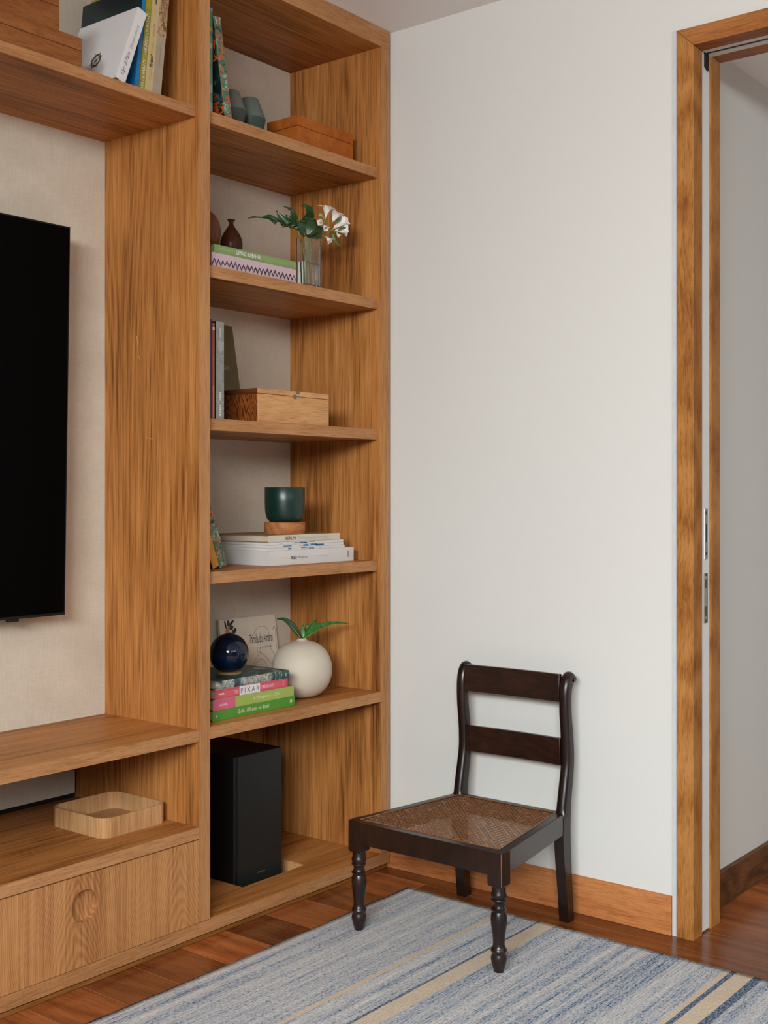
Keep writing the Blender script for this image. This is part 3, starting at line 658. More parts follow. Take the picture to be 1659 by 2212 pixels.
# ------------------------------------------------------------------ tray
tr = thing('wooden_tray', 'light wooden tray with rounded corners on the media unit shelf', 'tray', (1.957, 2.433, 0.2875))
x0, x1, y0, y1 = 1.853, 2.060, 2.327, 2.538; zt = 0.336; zb = 0.2876
bm = bmesh.new(); o_ = rounded_rect(x0, x1, y0, y1, 0.030); i_ = rounded_rect(x0+0.003, x1-0.003, y0+0.003, y1-0.003, 0.0275)
loops(bm, [[(x, y, zb) for x, y in o_], [(x, y, zt) for x, y in o_], [(x, y, zt) for x, y in i_], [(x, y, zb+0.0035) for x, y in i_]], cap0=True, cap1=False)
obj('rim', bm, M_tray, tr, smooth=True, auto=40)
bm = bmesh.new(); f_ = rounded_rect(x0+0.0031, x1-0.0031, y0+0.0031, y1-0.0031, 0.0273); loops(bm, [[(x, y, zb+0.0005) for x, y in f_], [(x, y, zb+0.004) for x, y in f_]])
obj('tray_floor', bm, M_trayX, tr)
#PART2
# ================================================================== SMALL OBJECTS
def tilt(deg):          # leaning in the XZ plane: positive leans to the right (+X)
    a = math.radians(deg); return V(math.cos(a), 0, -math.sin(a)), V(math.sin(a), 0, math.cos(a))
def wbox(name, label, x0, x1, y0, y1, z0, zs, z1, mb, ml=None, seam=True, group=None, bevel=0.0012):
    t = thing(name, label, 'box', ((x0+x1)/2, (y0+y1)/2, z0), group)
    obj('body', bx(x0, x1, y0, y1, z0, zs-0.0006), mb, t, bevel=bevel); obj('lid', bx(x0, x1, y0, y1, zs+0.0006, z1), ml or mb, t, bevel=bevel)
    if seam: obj('seam', bx(x0+0.0015, x1-0.0015, y0+0.0015, y1-0.0015, zs-0.0007, zs+0.0007), M_leatherseam, t)
    return t
# ---- upper shelf of the media unit
zu = 2.0906
GB = 'wooden boxes stacked above the television'
wbox('wooden_box', 'larger brown wooden box, lower of the stacked pair above the television', 1.40, 1.7318, 2.25, 2.45, zu, 2.1320, 2.1610, M_brownbox, group=GB)
wbox('wooden_box', 'smaller brown wooden box, upper of the stacked pair above the television', 1.43, 1.685, 2.27, 2.43, 2.1611, 2.2236, 2.256, M_brownbox, group=GB)
GU = 'books above the television'
M_white = plain('white_cover', (0.66, 0.65, 0.645), 0.45, var=0.015)
T, L = tilt(20); t_ = 0.0288; BR = V(1.8560, 2.25, zu); O = BR - T*t_
b = book('white art book leaning with a round brown emblem on its cover', O, T, L, Y_, t_, 0.1985, 0.222, M_white, pages=M_pageswhite, group=GU)
C = O + T*t_/2 + Y_*0
lettering('Ugo di Pace', C + L*0.048, L, -T, 0.062, 0.0125, ink, b, shear=0.35)
lettering('Una casa como eu', C + L*0.123, L, -T, 0.066, 0.0085, inkgrey, b, shear=0.35)
M_emb = plain('emblem_bronze', (0.07, 0.042, 0.018), 0.5)
ec = O + L*0.072 + Y_*0.104 - T*0.0006; bm = bmesh.new(); n = 28
for rr_ in (0.0175, 0.0145): tube(bm, [ec + (Y_*math.cos(2*math.pi*i/n)*0.95 + L*math.sin(2*math.pi*i/n))*rr_ for i in range(n+1)], 0.0011, seg=6, n=1)
for a in (20, 65, 110, 155):
    d = (Y_*math.cos(math.radians(a)) + L*math.sin(math.radians(a)))*0.022; tube(bm, [ec-d, ec+d], 0.0008, seg=6, n=1)
obj('emblem', bm, M_emb, b)
T, L = tilt(6.2); b = book('blue photo book squeezed between white and olive-yellow books', V(1.9145, 2.272, zu) - T*0.011, T, L, Y_, 0.011, 0.272, 0.235, M_bluecover, spine=plain('bright_blue', (0.012, 0.16, 0.38), 0.35), pages=M_pageswhite, hard=False, group=GU)
T, L = tilt(6.2)
O = V(1.9322, 2.27, zu) - T*0.0167; b = book('olive-yellow bird book with white spine lettering', O, T, L, Y_, 0.0167, 0.285, 0.22, M_ygreen, hard=False, group=GU)
lettering('AVES DE PARATY · THE BIRDS OF PARATY', O + T*0.0083 + L*0.103, L, -T, 0.2, 0.0085, inkwhite, b, shear=0.2)
O = V(1.9562, 2.27, zu) - T*0.0235; b = book('cream fruit book with ochre and black spine lettering', O, T, L, Y_, 0.0235, 0.31, 0.23, plain('cream_cover', (0.52, 0.40, 0.20), 0.5), group=GU)
C = O + T*0.0118
lettering('Frutas', C + L*0.052, L, -T, 0.028, 0.009, inkgold, b, shear=0.2); lettering('Brasil', C + L*0.086, L, -T, 0.032, 0.010, ink, b, shear=0.2, bold=0.02)
lettering('Frutas', C + L*0.119, L, -T, 0.028, 0.009, inkgold, b, shear=0.2); lettering('Silvestre Silva', C + L*0.164, L, -T, 0.032, 0.005, inkred, b)
squiggle(C + L*0.235, L, -T, 0.010, 0.008, ink, b, n=4, seed=4, name='publisher_mark')
O = V(1.9840, 2.27, zu) - T*0.0274; b = book('sand-coloured book with carved column picture on its spine', O, T, L, Y_, 0.0274, 0.315, 0.23, plain('sand_cover', (0.36, 0.29, 0.22), 0.6, var=0.1), group=GU)
C = O + T*0.0137
squiggle(C + L*0.105, L, -T, 0.066, 0.0052, inkgrey, b, n=13, seed=26)
def band(par, name, O, T, L, t, l0, l1, mat, e=0.0006):
    bm = bmesh.new(); obox(bm, O, T, L, Y_, 0.0006, t-0.0006, l0, l1, -e, 0); return obj(name, bm, mat, par)
band(b, 'column_picture', O, T, L, 0.0274, 0.155, 0.31, M_column)
for k in range(5): band(b, 'column_flute', O + T*(0.004+0.0047*k), T, L, 0.003, 0.192, 0.31, plain('flute_shade', (0.2, 0.09, 0.035), 0.6), 0.0009)

# ---- bookcase niche A
zA = ZS[0] + 0.0001
GA = 'books in the top bookcase niche'
b = book('green and orange book standing against the upright in the top niche', V(2.1098, 2.2465, zA), X_, Z_, Y_, 0.0265, 0.266, 0.22, plain('orange_cover', (0.5, 0.2, 0.03), 0.5), spine=patchy('orange_green_spine', [(0.5,0.22,0.04), (0.06,0.2,0.1), (0.1,0.25,0.16), (0.3,0.36,0.34)], scale=9), group=GA)
band(b, 'spine_band', V(2.1098, 2.2465, zA), X_, Z_, 0.0265, 0.258, 0.2655, plain('sky_blue', (0.08, 0.32, 0.5), 0.5))
T, L = tilt(-9.55); O = V(2.1803, 2.2465, zA)
b = book('tall jungle-print book leaning left beside the grey-green vases', O, T, L, Y_, 0.0255, 0.2513, 0.21, M_junglecover, spine=M_jungle, group=GA)
M_orange = plain('orange_print', (0.62, 0.085, 0.008), 0.5)
bm = bmesh.new(); F = O + Y_*0.012 - T*0.0005
for a0, a1, l0, l1 in ((0.010, 0.020, 0.006, 0.040), (0.004, 0.026, 0.003, 0.008), (0.004, 0.026, 0.037, 0.042)): obox(bm, F, Y_, L, T, a0, a1, l0, l1, 0, 0.0006)
obj('cover_lettering', bm, M_orange, b); bm = bmesh.new()
tube(bm, [F + Y_*(0.045+0.018*math.sin(i/8*math.pi)) + L*(0.012+0.045*i/8) for i in range(9)], 0.0022, seg=6, n=1)
obj('cover_lettering', bm, M_orange, b); bm = bmesh.new()
tube(bm, [F + Y_*(-0.008+0.05*i/6) + L*(0.148-0.004*math.sin(i)) for i in range(7)], 0.0025, seg=6, n=1)
obj('cover_lettering', bm, M_orange, b)
M_v1 = plain('grey_green_glaze', (0.115, 0.12, 0.10), 0.55, var=0.08); M_v1d = plain('dark_olive_glaze', (0.035, 0.042, 0.035), 0.5)
M_v2 = plain('sage_glaze', (0.095, 0.125, 0.105), 0.55, var=0.08); M_v2d = plain('deep_green_glaze', (0.026, 0.05, 0.042), 0.5)
def conevase(label, x, y, z, r, rt, zm, zt, mu_, md):
    t = thing('ceramic_vase', label, 'vase', (x, y, z), 'grey-green vases in the top niche')
    bm = bmesh.new(); lathe(bm, x, y, [(r*0.72, z), (r*0.76, z+0.002), (r*0.97, zm-0.006), (r, zm)], 48, cap1=False); obj('dipped_base', bm, md, t, smooth=True, auto=50)
    bm = bmesh.new(); k = zt-zm
    lathe(bm, x, y, [(r, zm), (r*0.985, zm+0.003), (r*0.84, zm+k*0.35), (r*0.7, zm+k*0.65), (r*0.56, zm+k*0.94), (rt, zt-0.0008), (rt*0.94, zt), (rt*0.86, zt-0.002), (rt*1.05, zt-0.02), (r*0.6, zm+0.01), (0.002, zm)], 48, cap0=False); obj('body', bm, mu_, t, smooth=True, auto=50)
conevase('grey ceramic vase half hidden behind the jungle-print book', 2.2790, 2.3255, zA, 0.041, 0.0215, 2.146, 2.1985, M_v1, M_v1d)
conevase('sage green ceramic vase beside the brown leather box', 2.3870, 2.362, zA, 0.0437, 0.0228, 2.1565, 2.2140, M_v2, M_v2d)
t = wbox('leather_box', 'reddish brown leather box with a lid in the top bookcase niche', 2.5163, 2.7600, 2.30, 2.421, zA, 2.1612, 2.1912, M_leather)
# ---- niche B
zB = ZS[1] + 0.0001
GBk = 'books in the second bookcase niche'
M_pinkc = plain('pink_cover', (0.52, 0.38, 0.43), 0.55, var=0.02)
O = V(2.136, 2.25, zB)
b = book('pale pink book with black zigzag print, lowest under the green book', O, Z_, X_, Y_, 0.0375, 0.318, 0.225, plain('ochre_board', (0.55, 0.33, 0.09), 0.6), spine=M_pinkc, group=GBk)
bm = bmesh.new(); rz = random.Random(8)
for s in range(3):
    pts = []; k = 42
    for i in range(k+1): pts.append(V(2.138 + 0.314*i/k, 2.2497, zB + (0.0205 if i % 2 else 0.0075) + rz.uniform(-0.0022, 0.0022) + (s-1)*0.0022))
    tube(bm, pts, 0.00085, seg=4, n=1)
obj('zigzag_print', bm, plain('zigzag_ink', (0.035, 0.018, 0.018), 0.7), b)
zg = zB + 0.0376; O = V(2.143, 2.2505, zg)
b = book('green book lying on the pink zigzag book', O, Z_, X_, Y_, 0.0215, 0.308, 0.21, plain('green_cover', (0.20, 0.29, 0.10), 0.5), rnd=True, group=GBk)
lettering('LIVING IN BAHIA', V(2.266, 2.2466, zg+0.0107), X_, Z_, 0.088, 0.0115, inkwhite, b, bold=0.01)
squiggle(V(2.178, 2.2465, zg+0.0107), X_, Z_, 0.042, 0.0070, plain('faded_green_ink', (0.33, 0.4, 0.2), 0.6), b, n=8, seed=21)
squiggle(V(2.4435, 2.2466, zg+0.0107), Z_, -X_, 0.013, 0.0026, inkwhite, b, n=5, seed=22)
zt_ = zg + 0.0216
def turned(name, label, cat, x, y, prof, mat, z):
    bm = bmesh.new(); lathe(bm, x, y, [(r, z+h) for r, h in prof], 48); o = obj(name, bm, mat, None, smooth=True, auto=60); return tag(o, label, cat)
turned('wooden_vase', 'small dark wooden bottle vase with flared neck on the green book', 'vase', 2.3137, 2.36, [(.017,0),(.020,.001),(.0262,.013),(.0300,.028),(.0308,.040),(.0295,.051),(.0250,.063),(.0180,.075),(.0105,.085),(.0066,.092),(.0054,.097),(.0066,.101),(.0104,.105),(.0107,.1062),(.0096,.1062),(.0050,.103),(.0040,.095)], M_turnwood, zt_)
turned('wooden_vessel', 'round brown wooden vessel half hidden by the upright', 'vase', 2.2030, 2.37, [(.030,0),(.034,.001),(.047,.012),(.0555,.03),(.0585,.05),(.0585,.062),(.055,.08),(.047,.096),(.034,.109),(.02,.115),(.014,.116),(.012,.112)], M_turnbrown, zt_)
gv = thing('glass_vase', 'clear square glass vase half filled with water beside the books', 'vase', (2.537, 2.279, zB))
x0, x1, y0, y1 = 2.503, 2.5705, 2.2605, 2.2975
o_ = rounded_rect(x0, x1, y0, y1, 0.003, 3); i_ = rounded_rect(x0+0.0035, x1-0.0035, y0+0.0035, y1-0.0035, 0.002, 3)
bm = bmesh.new(); loops(bm, [[(x, y, zB) for x, y in o_], [(x, y, 1.8385) for x, y in o_], [(x, y, 1.8385) for x, y in i_], [(x, y, zB+0.009) for x, y in i_]])
obj('glass', bm, M_glass, gv, smooth=True, auto=30)
w_ = rounded_rect(x0+0.0036, x1-0.0036, y0+0.0036, y1-0.0036, 0.002, 3)
bm = bmesh.new(); loops(bm, [[(x, y, zB+0.0091) for x, y in w_], [(x, y, 1.7715) for x, y in w_]]); obj('water', bm, M_water, gv)
M_stem = plain('green_stem', (0.16, 0.24, 0.06), 0.45); M_rib = plain('leaf_rib', (0.30, 0.33, 0.09), 0.5)
GL = 'cut leaves in the glass vase'
def leafthing(label, stem, blades, ribs, mat, group=None, rs=0.0016):
    base = Vector(stem[0]); t = thing('cut_leaf', label, 'leaf', base, group)
    bm = bmesh.new(); tube(bm, stem, rs*1.15, rs*0.8, seg=8); obj('stem', bm, M_stem, t, smooth=True)
    bm = bmesh.new()
    for pts, wd, nrm, fold in blades: strip(bm, pts, wd, nrm, fold)
    bl = obj('blade', bm, mat, t, smooth=True, solid=0.0006)
    bm = bmesh.new()
    for pts in ribs: tube(bm, [Vector(p) + V(-0.0006, -0.0009, 0) for p in pts], 0.0008, 0.0003, seg=6)
    obj('midrib', bm, M_rib, bl, smooth=True)
    return t
NV = (-0.75, -0.6, 0.28)
sw = lambda k: [0.35*k, 0.85*k, k, 0.8*k, 0.02*k]
tipw = lambda k: [k, 0.95*k, 0.7*k, 0.4*k, 0.02*k]
leafthing('long dark lobed leaf reaching left out of the glass vase',
  [(2.5200, 2.275, 1.7120), (2.5165, 2.275, 1.7823), (2.5065, 2.2785, 1.8300), (2.4936, 2.283, 1.859)],
  [([(2.4936,2.283,1.8595),(2.4471,2.288,1.8690),(2.3965,2.295,1.8725),(2.3507,2.30,1.8705),(2.3275,2.31,1.8655)], [0.007,0.012,0.011,0.008,0.0045,0.0055,0.001], (-0.55,-0.35,0.75), 0.3),
   ([(2.4578,2.287,1.8660),(2.4482,2.30,1.8857),(2.4383,2.31,1.9071)], [0.015,0.010,0.001], NV, 0.2),
   ([(2.4853,2.285,1.8619),(2.5016,2.30,1.9014),(2.4975,2.31,1.9205),(2.4780,2.32,1.9275)], [0.014,0.009,0.006,0.004,0.001], NV, 0.2),
   ([(2.4201,2.29,1.8690),(2.4018,2.30,1.8800),(2.385,2.31,1.8815)], [0.010,0.008,0.001], NV, 0.2),
   ([(2.4700,2.286,1.8640),(2.4760,2.295,1.8850),(2.4700,2.303,1.9000)], [0.016,0.012,0.002], NV, 0.2)],
  [[(2.4936,2.283,1.859),(2.4471,2.288,1.8667),(2.3965,2.295,1.8700)]], M_leaf, GL)
leafthing('broad dark green leaf with finger lobes at the centre of the glass vase',
  [(2.5350, 2.275, 1.7120), (2.5300, 2.275, 1.76), (2.5250, 2.277, 1.8004), (2.518, 2.275, 1.8437)],
  [([(2.5195,2.275,1.846),(2.5230,2.272,1.8741),(2.5350,2.277,1.9040)], [0.006,0.025,0.026,0.019,0.008], (-0.72,-0.66,0.1), 0.18),
   ([(2.518,2.275,1.8437),(2.4934,2.268,1.8646),(2.4670,2.263,1.8844)], [0.004,0.010,0.009,0.005,0.001], NV, 0.2),
   ([(2.5105,2.275,1.8832),(2.5469,2.29,1.9144),(2.5518,2.30,1.9353),(2.5384,2.31,1.9404)], [0.008,0.006,0.005,0.003,0.001], NV, 0.2),
   ([(2.522,2.28,1.8818),(2.553,2.29,1.9155),(2.558,2.30,1.9385),(2.5506,2.31,1.9458)], [0.008,0.006,0.005,0.003,0.001], NV, 0.2),
   ([(2.5342,2.28,1.8799),(2.567,2.29,1.9118),(2.5719,2.30,1.9349),(2.5722,2.31,1.9468)], [0.008,0.006,0.0045,0.003,0.001], NV, 0.2)],
  [[(2.518,2.274,1.8437),(2.5035,2.269,1.8646),(2.4895,2.264,1.8900)]], M_leaf, GL)
leafthing('rounded dark leaf behind the white flowers in the glass vase',
  [(2.5480, 2.287, 1.7120), (2.5440, 2.286, 1.78), (2.5429, 2.285, 1.8472)],
  [([(2.5429,2.285,1.8472),(2.5681,2.28,1.8652),(2.5988,2.285,1.8860)], [0.006,0.018,0.022,0.017,0.004], (-0.7,-0.6,0.35), 0.2),
   ([(2.5398,2.285,1.8456),(2.5620,2.275,1.8520),(2.5900,2.27,1.8500)], [0.006,0.012,0.013,0.008,0.001], (-0.6,-0.6,0.5), 0.2),
   ([(2.550,2.292,1.8524),(2.5740,2.295,1.8830),(2.5900,2.30,1.9100)], [0.01,0.017,0.014,0.007,0.001], NV, 0.2)],
  [[(2.5429,2.285,1.8472),(2.5681,2.279,1.8652),(2.5900,2.283,1.8820)]], M_leaf, GL)
fs = thing('flower_stem', 'white flower spray with slim green leaves in the glass vase', 'flower', (2.5619, 2.28, 1.7115))
bm = bmesh.new()
tube(bm, [(2.5619,2.28,1.7115),(2.5520,2.283,1.7643),(2.549,2.285,1.805),(2.58,2.285,1.8492),(2.606,2.283,1.872),(2.6216,2.28,1.8847),(2.6384,2.278,1.8916)], 0.0019, 0.0012)
for pts in ([(2.6028,2.283,1.8694),(2.6083,2.285,1.8915),(2.6107,2.283,1.9062)], [(2.606,2.283,1.8731),(2.6222,2.275,1.8779),(2.6347,2.272,1.8817)], [(2.5965,2.283,1.8621),(2.600,2.275,1.8554),(2.6053,2.27,1.8535)], [(2.6083,2.285,1.8915),(2.600,2.283,1.8960),(2.597,2.282,1.8990)]):
    tube(bm, pts, 0.0013, 0.0009)
obj('stem', bm, plain('pale_green_stem', (0.22, 0.33, 0.1), 0.5), fs, smooth=True)
M_cal = plain('flower_base_green', (0.34, 0.42, 0.16), 0.6); M_stam = plain('stamen_yellow', (0.5, 0.28, 0.04), 0.6)
def flower(base, tip, flare, wd, n=6, seed=0, curl=0.5):
    base, tip = Vector(base), Vector(tip); ax = (tip-base); ln = ax.length; ax.normalize(); rf = random.Random(seed)
    a = ax.cross(V(0.3, -0.5, 0.8)).normalized(); b_ = ax.cross(a)
    bm = bmesh.new(); tube(bm, [base - ax*0.002, base + ax*ln*0.16, base + ax*ln*0.34], 0.0014, 0.0028, seg=8)
    f = obj('flower', bm, M_cal, fs, smooth=True)
    for k in range(n):
        th = 2*math.pi*(k + rf.uniform(-0.12, 0.12))/n; d = a*math.cos(th) + b_*math.sin(th); L_ = ln*rf.uniform(0.92, 1.08)
        pts = [base + ax*L_*0.1 + d*0.001, base + ax*L_*0.5 + d*flare*0.22, base + ax*L_*0.85 + d*flare*0.6, base + ax*L_*(1.02-curl*0.12) + d*flare*(1.0+0.1*curl)]
        bm = bmesh.new(); w2 = wd*(1 if k % 2 else 0.78)
        strip(bm, pts, [0.2*w2, 0.6*w2, w2, 0.9*w2, 0.12*w2], -d + ax*0.2, 0.25, n=4); obj('petal', bm, M_petal, f, smooth=True, solid=0.0004)
    bm = bmesh.new()
    for k in range(4):
        th = 2*math.pi*k/4+0.4; d = a*math.cos(th) + b_*math.sin(th)
        tube(bm, [base + ax*ln*0.3, base + ax*ln*0.7 + d*0.002, base + ax*ln*0.95 + d*0.005], 0.00035, seg=5, n=2)
    obj('stamens', bm, M_stam, f)
flower((2.6123,2.283,1.9086), (2.6095,2.270,1.9500), 0.026, 0.0072, seed=1, curl=1.4)
flower((2.6366,2.275,1.9044), (2.6420,2.262,1.9350), 0.024, 0.0115, seed=2)
flower((2.6331,2.272,1.8835), (2.6714,2.260,1.9162), 0.023, 0.0115, seed=3)
flower((2.6395,2.272,1.8804), (2.6789,2.258,1.8880), 0.019, 0.0110, seed=4)
flower((2.6029,2.272,1.8575), (2.6090,2.260,1.8440), 0.012, 0.0080, n=4, seed=5, curl=0)
flower((2.6051,2.285,1.8972), (2.5850,2.278,1.8960), 0.010, 0.0070, n=4, seed=6, curl=0)
flower((2.6044,2.283,1.8946), (2.6046,2.270,1.8790), 0.010, 0.0070, n=4, seed=7, curl=0)
flower((2.6464,2.27,1.8774), (2.6523,2.262,1.8640), 0.008, 0.0055, n=4, seed=8, curl=0)
bm = bmesh.new(); tube(bm, [(2.6090,2.284,1.9110),(2.5960,2.281,1.9170),(2.5850,2.279,1.9180)], 0.0022, 0.0045, seg=10); obj('bud', bm, M_cal, fs, smooth=True)
for pts, wd in (([(2.6299,2.272,1.8725),(2.6362,2.265,1.8496),(2.6593,2.26,1.8333)], 0.004), ([(2.6461,2.262,1.881),(2.6561,2.254,1.889),(2.6729,2.249,1.8912)], 0.0038), ([(2.6324,2.262,1.8999),(2.6423,2.255,1.9089),(2.6489,2.251,1.92)], 0.003)):
    bm = bmesh.new(); strip(bm, pts, [0.4*wd, wd, wd, 0.7*wd, 0.05*wd], NV, 0.25); obj('leaf', bm, M_leafbright, fs, smooth=True, solid=0.0005)
# ---- niche C
zC = ZS[2] + 0.0001
GC = 'books in the third bookcase niche'
navy = plain('navy_cover', (0.012, 0.022, 0.045), 0.45); redc = plain('red_cover', (0.27, 0.055, 0.03), 0.5)
b = book('navy blue book against the upright in the third niche', V(2.1098, 2.25, zC), X_, Z_, Y_, 0.0280, 0.2535, 0.21, navy, group=GC)
b = book('thin red paperback between the navy and grey books', V(2.1385, 2.25, zC), X_, Z_, Y_, 0.0084, 0.244, 0.20, redc, hard=False, group=GC)
band(b, 'spine_label', V(2.1385, 2.25, zC), X_, Z_, 0.0084, 0.226, 0.234, plain('cream_label', (0.5, 0.46, 0.38), 0.6))
squiggle(V(2.1415, 2.25, zC+0.045), Z_, -X_, 0.082, 0.0034, inkwhite, b, n=16, seed=23)
squiggle(V(2.1425, 2.25, zC+0.125), Z_, -X_, 0.07, 0.0028, inkpale, b, n=16, seed=3)
b = book('grey concrete-look book with white title on its spine', V(2.1525, 2.25, zC), X_, Z_, Y_, 0.0275, 0.2505, 0.21, ink, spine=M_greyconcrete, group=GC)
lettering('Afonso Tostes', V(2.1655, 2.25, zC+0.038), Z_, -X_, 0.062, 0.0095, inkwhite, b, bold=0.01)
lettering('Cobogó', V(2.1660, 2.25, zC+0.222), Z_, -X_, 0.025, 0.007, inkwhite, b, shear=0.4)
a10 = math.radians(10.1); Lb = V(0, math.sin(a10), math.cos(a10)); Tb = V(0, math.cos(a10), -math.sin(a10))
zO = zC + 0.0095*math.sin(a10)
b = book('olive book leaning on the linen back behind the wooden box', V(2.5366, 2.5295, zO), Tb, Lb, V(-1, 0, 0), 0.0095, 0.3105, 0.235, plain('olive_cover', (0.13, 0.105, 0.045), 0.5), hard=False, group=GC)
lettering('ok', V(2.4905, 2.5295, zO) + Lb*0.183, X_, Lb, 0.0265, 0.0185, plain('pale_gold_ink', (0.42, 0.36, 0.22), 0.6), b)
t = wbox('wooden_box', 'light wooden box with a small metal latch and dark figured end', 2.2990, 2.5862, 2.245, 2.3725, zC, 1.3875, 1.4020, M_oak)
obj('end_panel', bx(2.2975, 2.2989, 2.2465, 2.371, zC+0.0003, 1.3865), M_boxdark, t); obj('lid_end', bx(2.2975, 2.2989, 2.2465, 2.371, 1.3885, 1.4016), wood('dark_shaded_lid_end', 'Y', (0.06,0.016,0.006), (0.11,0.032,0.011), (0.16,0.05,0.017), across=20, along=2), t)  # dark figured end, with that side's shade also mixed into the colour
lt = obj('latch', bx(2.4385, 2.4485, 2.2436, 2.2455, 1.3805, 1.3925), M_darkmetal, t, bevel=0.0004); obj('hook', bx(2.4485, 2.4620, 2.2432, 2.246, 1.3955, 1.4032), M_darkmetal, lt, bevel=0.0004)
# ---- niche D
zD = ZS[3] + 0.0001
GD = 'books in the fourth bookcase niche'
T, L = tilt(-20.5)
O = V(2.2010, 2.313, zD); b = book('orange-spined book leaning left against the upright', O, T, L, Y_, 0.0238, 0.255, 0.19, plain('dark_cover', (0.012, 0.012, 0.014), 0.5), spine=plain('amber_spine', (0.58, 0.24, 0.02), 0.5), group=GD)
O2 = O + T*0.0245; O2 = O2 - L*((O2.z - zD)/L.z)
b = book('jungle-print book leaning left beside the white book stack', O2, T, L, Y_, 0.0285, 0.262, 0.19, M_junglecover, spine=M_jungle, group=GD)
squiggle(O2 + T*0.015 + L*0.05, L, -T, 0.06, 0.008, plain('gold_ink', (0.5, 0.25, 0.03), 0.5), b, n=8, seed=9)
M_whiteg = plain('white_slipcase', (0.62, 0.60, 0.58), 0.5, var=0.015)
b = book('thickest white book at the bottom of the white stack', V(2.3935, 2.291, zD), Z_, X_, Y_, 0.0408, 0.358, 0.28, M_whiteg, pages=M_whiteg, hard=False, group=GD)
zz = zD + 0.0205
squiggle(V(2.458, 2.291, zz-0.001), X_, Z_, 0.026, 0.003, inkpale, b, n=7, seed=24); lettering('Itaú', V(2.489, 2.291, zz), X_, Z_, 0.023, 0.0105, ink, b, bold=0.015); lettering('Moderno', V(2.527, 2.291, zz-0.0005), X_, Z_, 0.042, 0.008, inkgrey, b, shear=0.15)
squiggle(V(2.598, 2.291, zz), X_, Z_, 0.075, 0.0034, inkpale, b, n=18, seed=25)
bm = bmesh.new()
for k in range(4): obox(bm, V(2.7205+0.0026*k, 2.2906, zz-0.009), X_, Z_, Y_, 0, 0.0013, 0, 0.019, 0, 0.0004)
obj('publisher_mark', bm, inkgrey, b)
zm = zD + 0.0409; gm = 'white magazines in the stack'
for k, (dx, ll) in enumerate(((0.0, 0.316), (0.001, 0.310), (-0.001, 0.3125))):
    o = book(('white magazine resting directly on the thickest white book', 'white magazine in the middle of the three magazines', 'white magazine directly under the old cream book')[k], V(2.3945+dx, 2.2915+0.0008*k, zm+0.0079*k), Z_, X_, Y_, 0.0077, ll, 0.27, M_whiteg, pages=M_pageswhite, hard=False, group=gm, name='magazine')
    rk = random.Random(20+k); oo = V(2.3945+dx, 2.2915+0.0008*k, zm+0.0079*k)
    for j in range(8):
        c_ = ((0.02,0.10,0.22), (0.03,0.16,0.36), (0.5,0.2,0.06), (0.02,0.03,0.05), (0.1,0.3,0.5))[rk.randrange(5)]; xx = rk.uniform(0.02, 0.28) if j > 4 else rk.uniform(0.11, 0.17)
        bm = bmesh.new(); obox(bm, oo, X_, Z_, Y_, xx, xx+rk.uniform(0.01, 0.035), 0.001+rk.random()*0.004, 0.002+rk.random()*0.0055, -0.0004, 0); obj('spine_print', bm, plain('print_%d_%d_%d' % tuple(int(q*100) for q in c_), c_, 0.5), o)
zb_ = zm + 0.0239
b = book('old cream city book with brown edges on top of the white stack', V(2.3885, 2.2925, zb_), Z_, X_, Y_, 0.0188, 0.301, 0.25, plain('aged_brown_board', (0.3, 0.19, 0.085), 0.7), spine=plain('old_cream', (0.57, 0.51, 0.41), 0.6), pages=plain('aged_pages', (0.55, 0.47, 0.36), 0.9), board=0.0018, group=GD)
lettering('BERLIN', V(2.478, 2.2925, zb_+0.0094), X_, Z_, 0.041, 0.0088, ink, b); lettering('Die Stadt und ihre Wirtschaft', V(2.573, 2.2925, zb_+0.0094), X_, Z_, 0.128, 0.0085, inkpale, b, shear=0.15)
zp = zb_ + 0.0189
cxp, cyp = 2.5185, 2.3525
bm = bmesh.new(); lathe(bm, cxp, cyp, [(.0575, zp), (.0585, zp+.001), (.0585, zp+.0325), (.0575, zp+.0338)], 64)
tag(obj('wooden_disc', bm, M_disc, None, smooth=True, auto=50), 'round reddish wooden disc base under the dark green pot', 'base')
zq = zp + 0.0339
bm = bmesh.new(); lathe(bm, cxp, cyp, [(.0395, zq), (.0430, zq+.0012), (.0480, zq+.006), (.0525, zq+.0135), (.0555, zq+.025), (.0570, zq+.04), (.0576, zq+.06), (.0578, zq+.0985), (.0570, zq+.0995), (.0556, zq+.0985), (.0550, zq+.05), (.05, zq+.02), (.03, zq+.008), (.004, zq+.007)], 64)
tag(obj('plant_pot', bm, plain('dark_green_satin', (0.0035, 0.024, 0.017), 0.32, spec=0.5, var=0.02), None, smooth=True, auto=60), 'dark green satin bowl pot standing on a wooden disc', 'pot')
# ---- niche E
zE = ZS[4] + 0.0001
GE = 'stacked books in the lowest open niche'
YE = 2.27
grn = plain('grass_green', (0.072, 0.255, 0.028), 0.4); lime = plain('lime_green', (0.31, 0.40, 0.085), 0.45); pink = plain('hot_pink', (0.56, 0.11, 0.19), 0.45); pinkr = plain('rose_red', (0.58, 0.095, 0.125), 0.45)
h1, h2, h3, h4 = 0.0270, 0.0282, 0.0247, 0.0215
b = book('bright green golf book at the bottom of the stack', V(2.1583, YE, zE), Z_, X_, Y_, h1, 0.3133, 0.21, plain('dark_green_board', (0.012, 0.05, 0.015), 0.4), spine=grn, pages=M_pageswhite, group=GE)
zz = zE + h1/2
lettering('Golfe, 100 anos no Brasil', V(2.308, YE, zz), X_, Z_, 0.118, 0.0125, plain('cream_ink', (0.6, 0.6, 0.36), 0.6), b, bold=0.008)
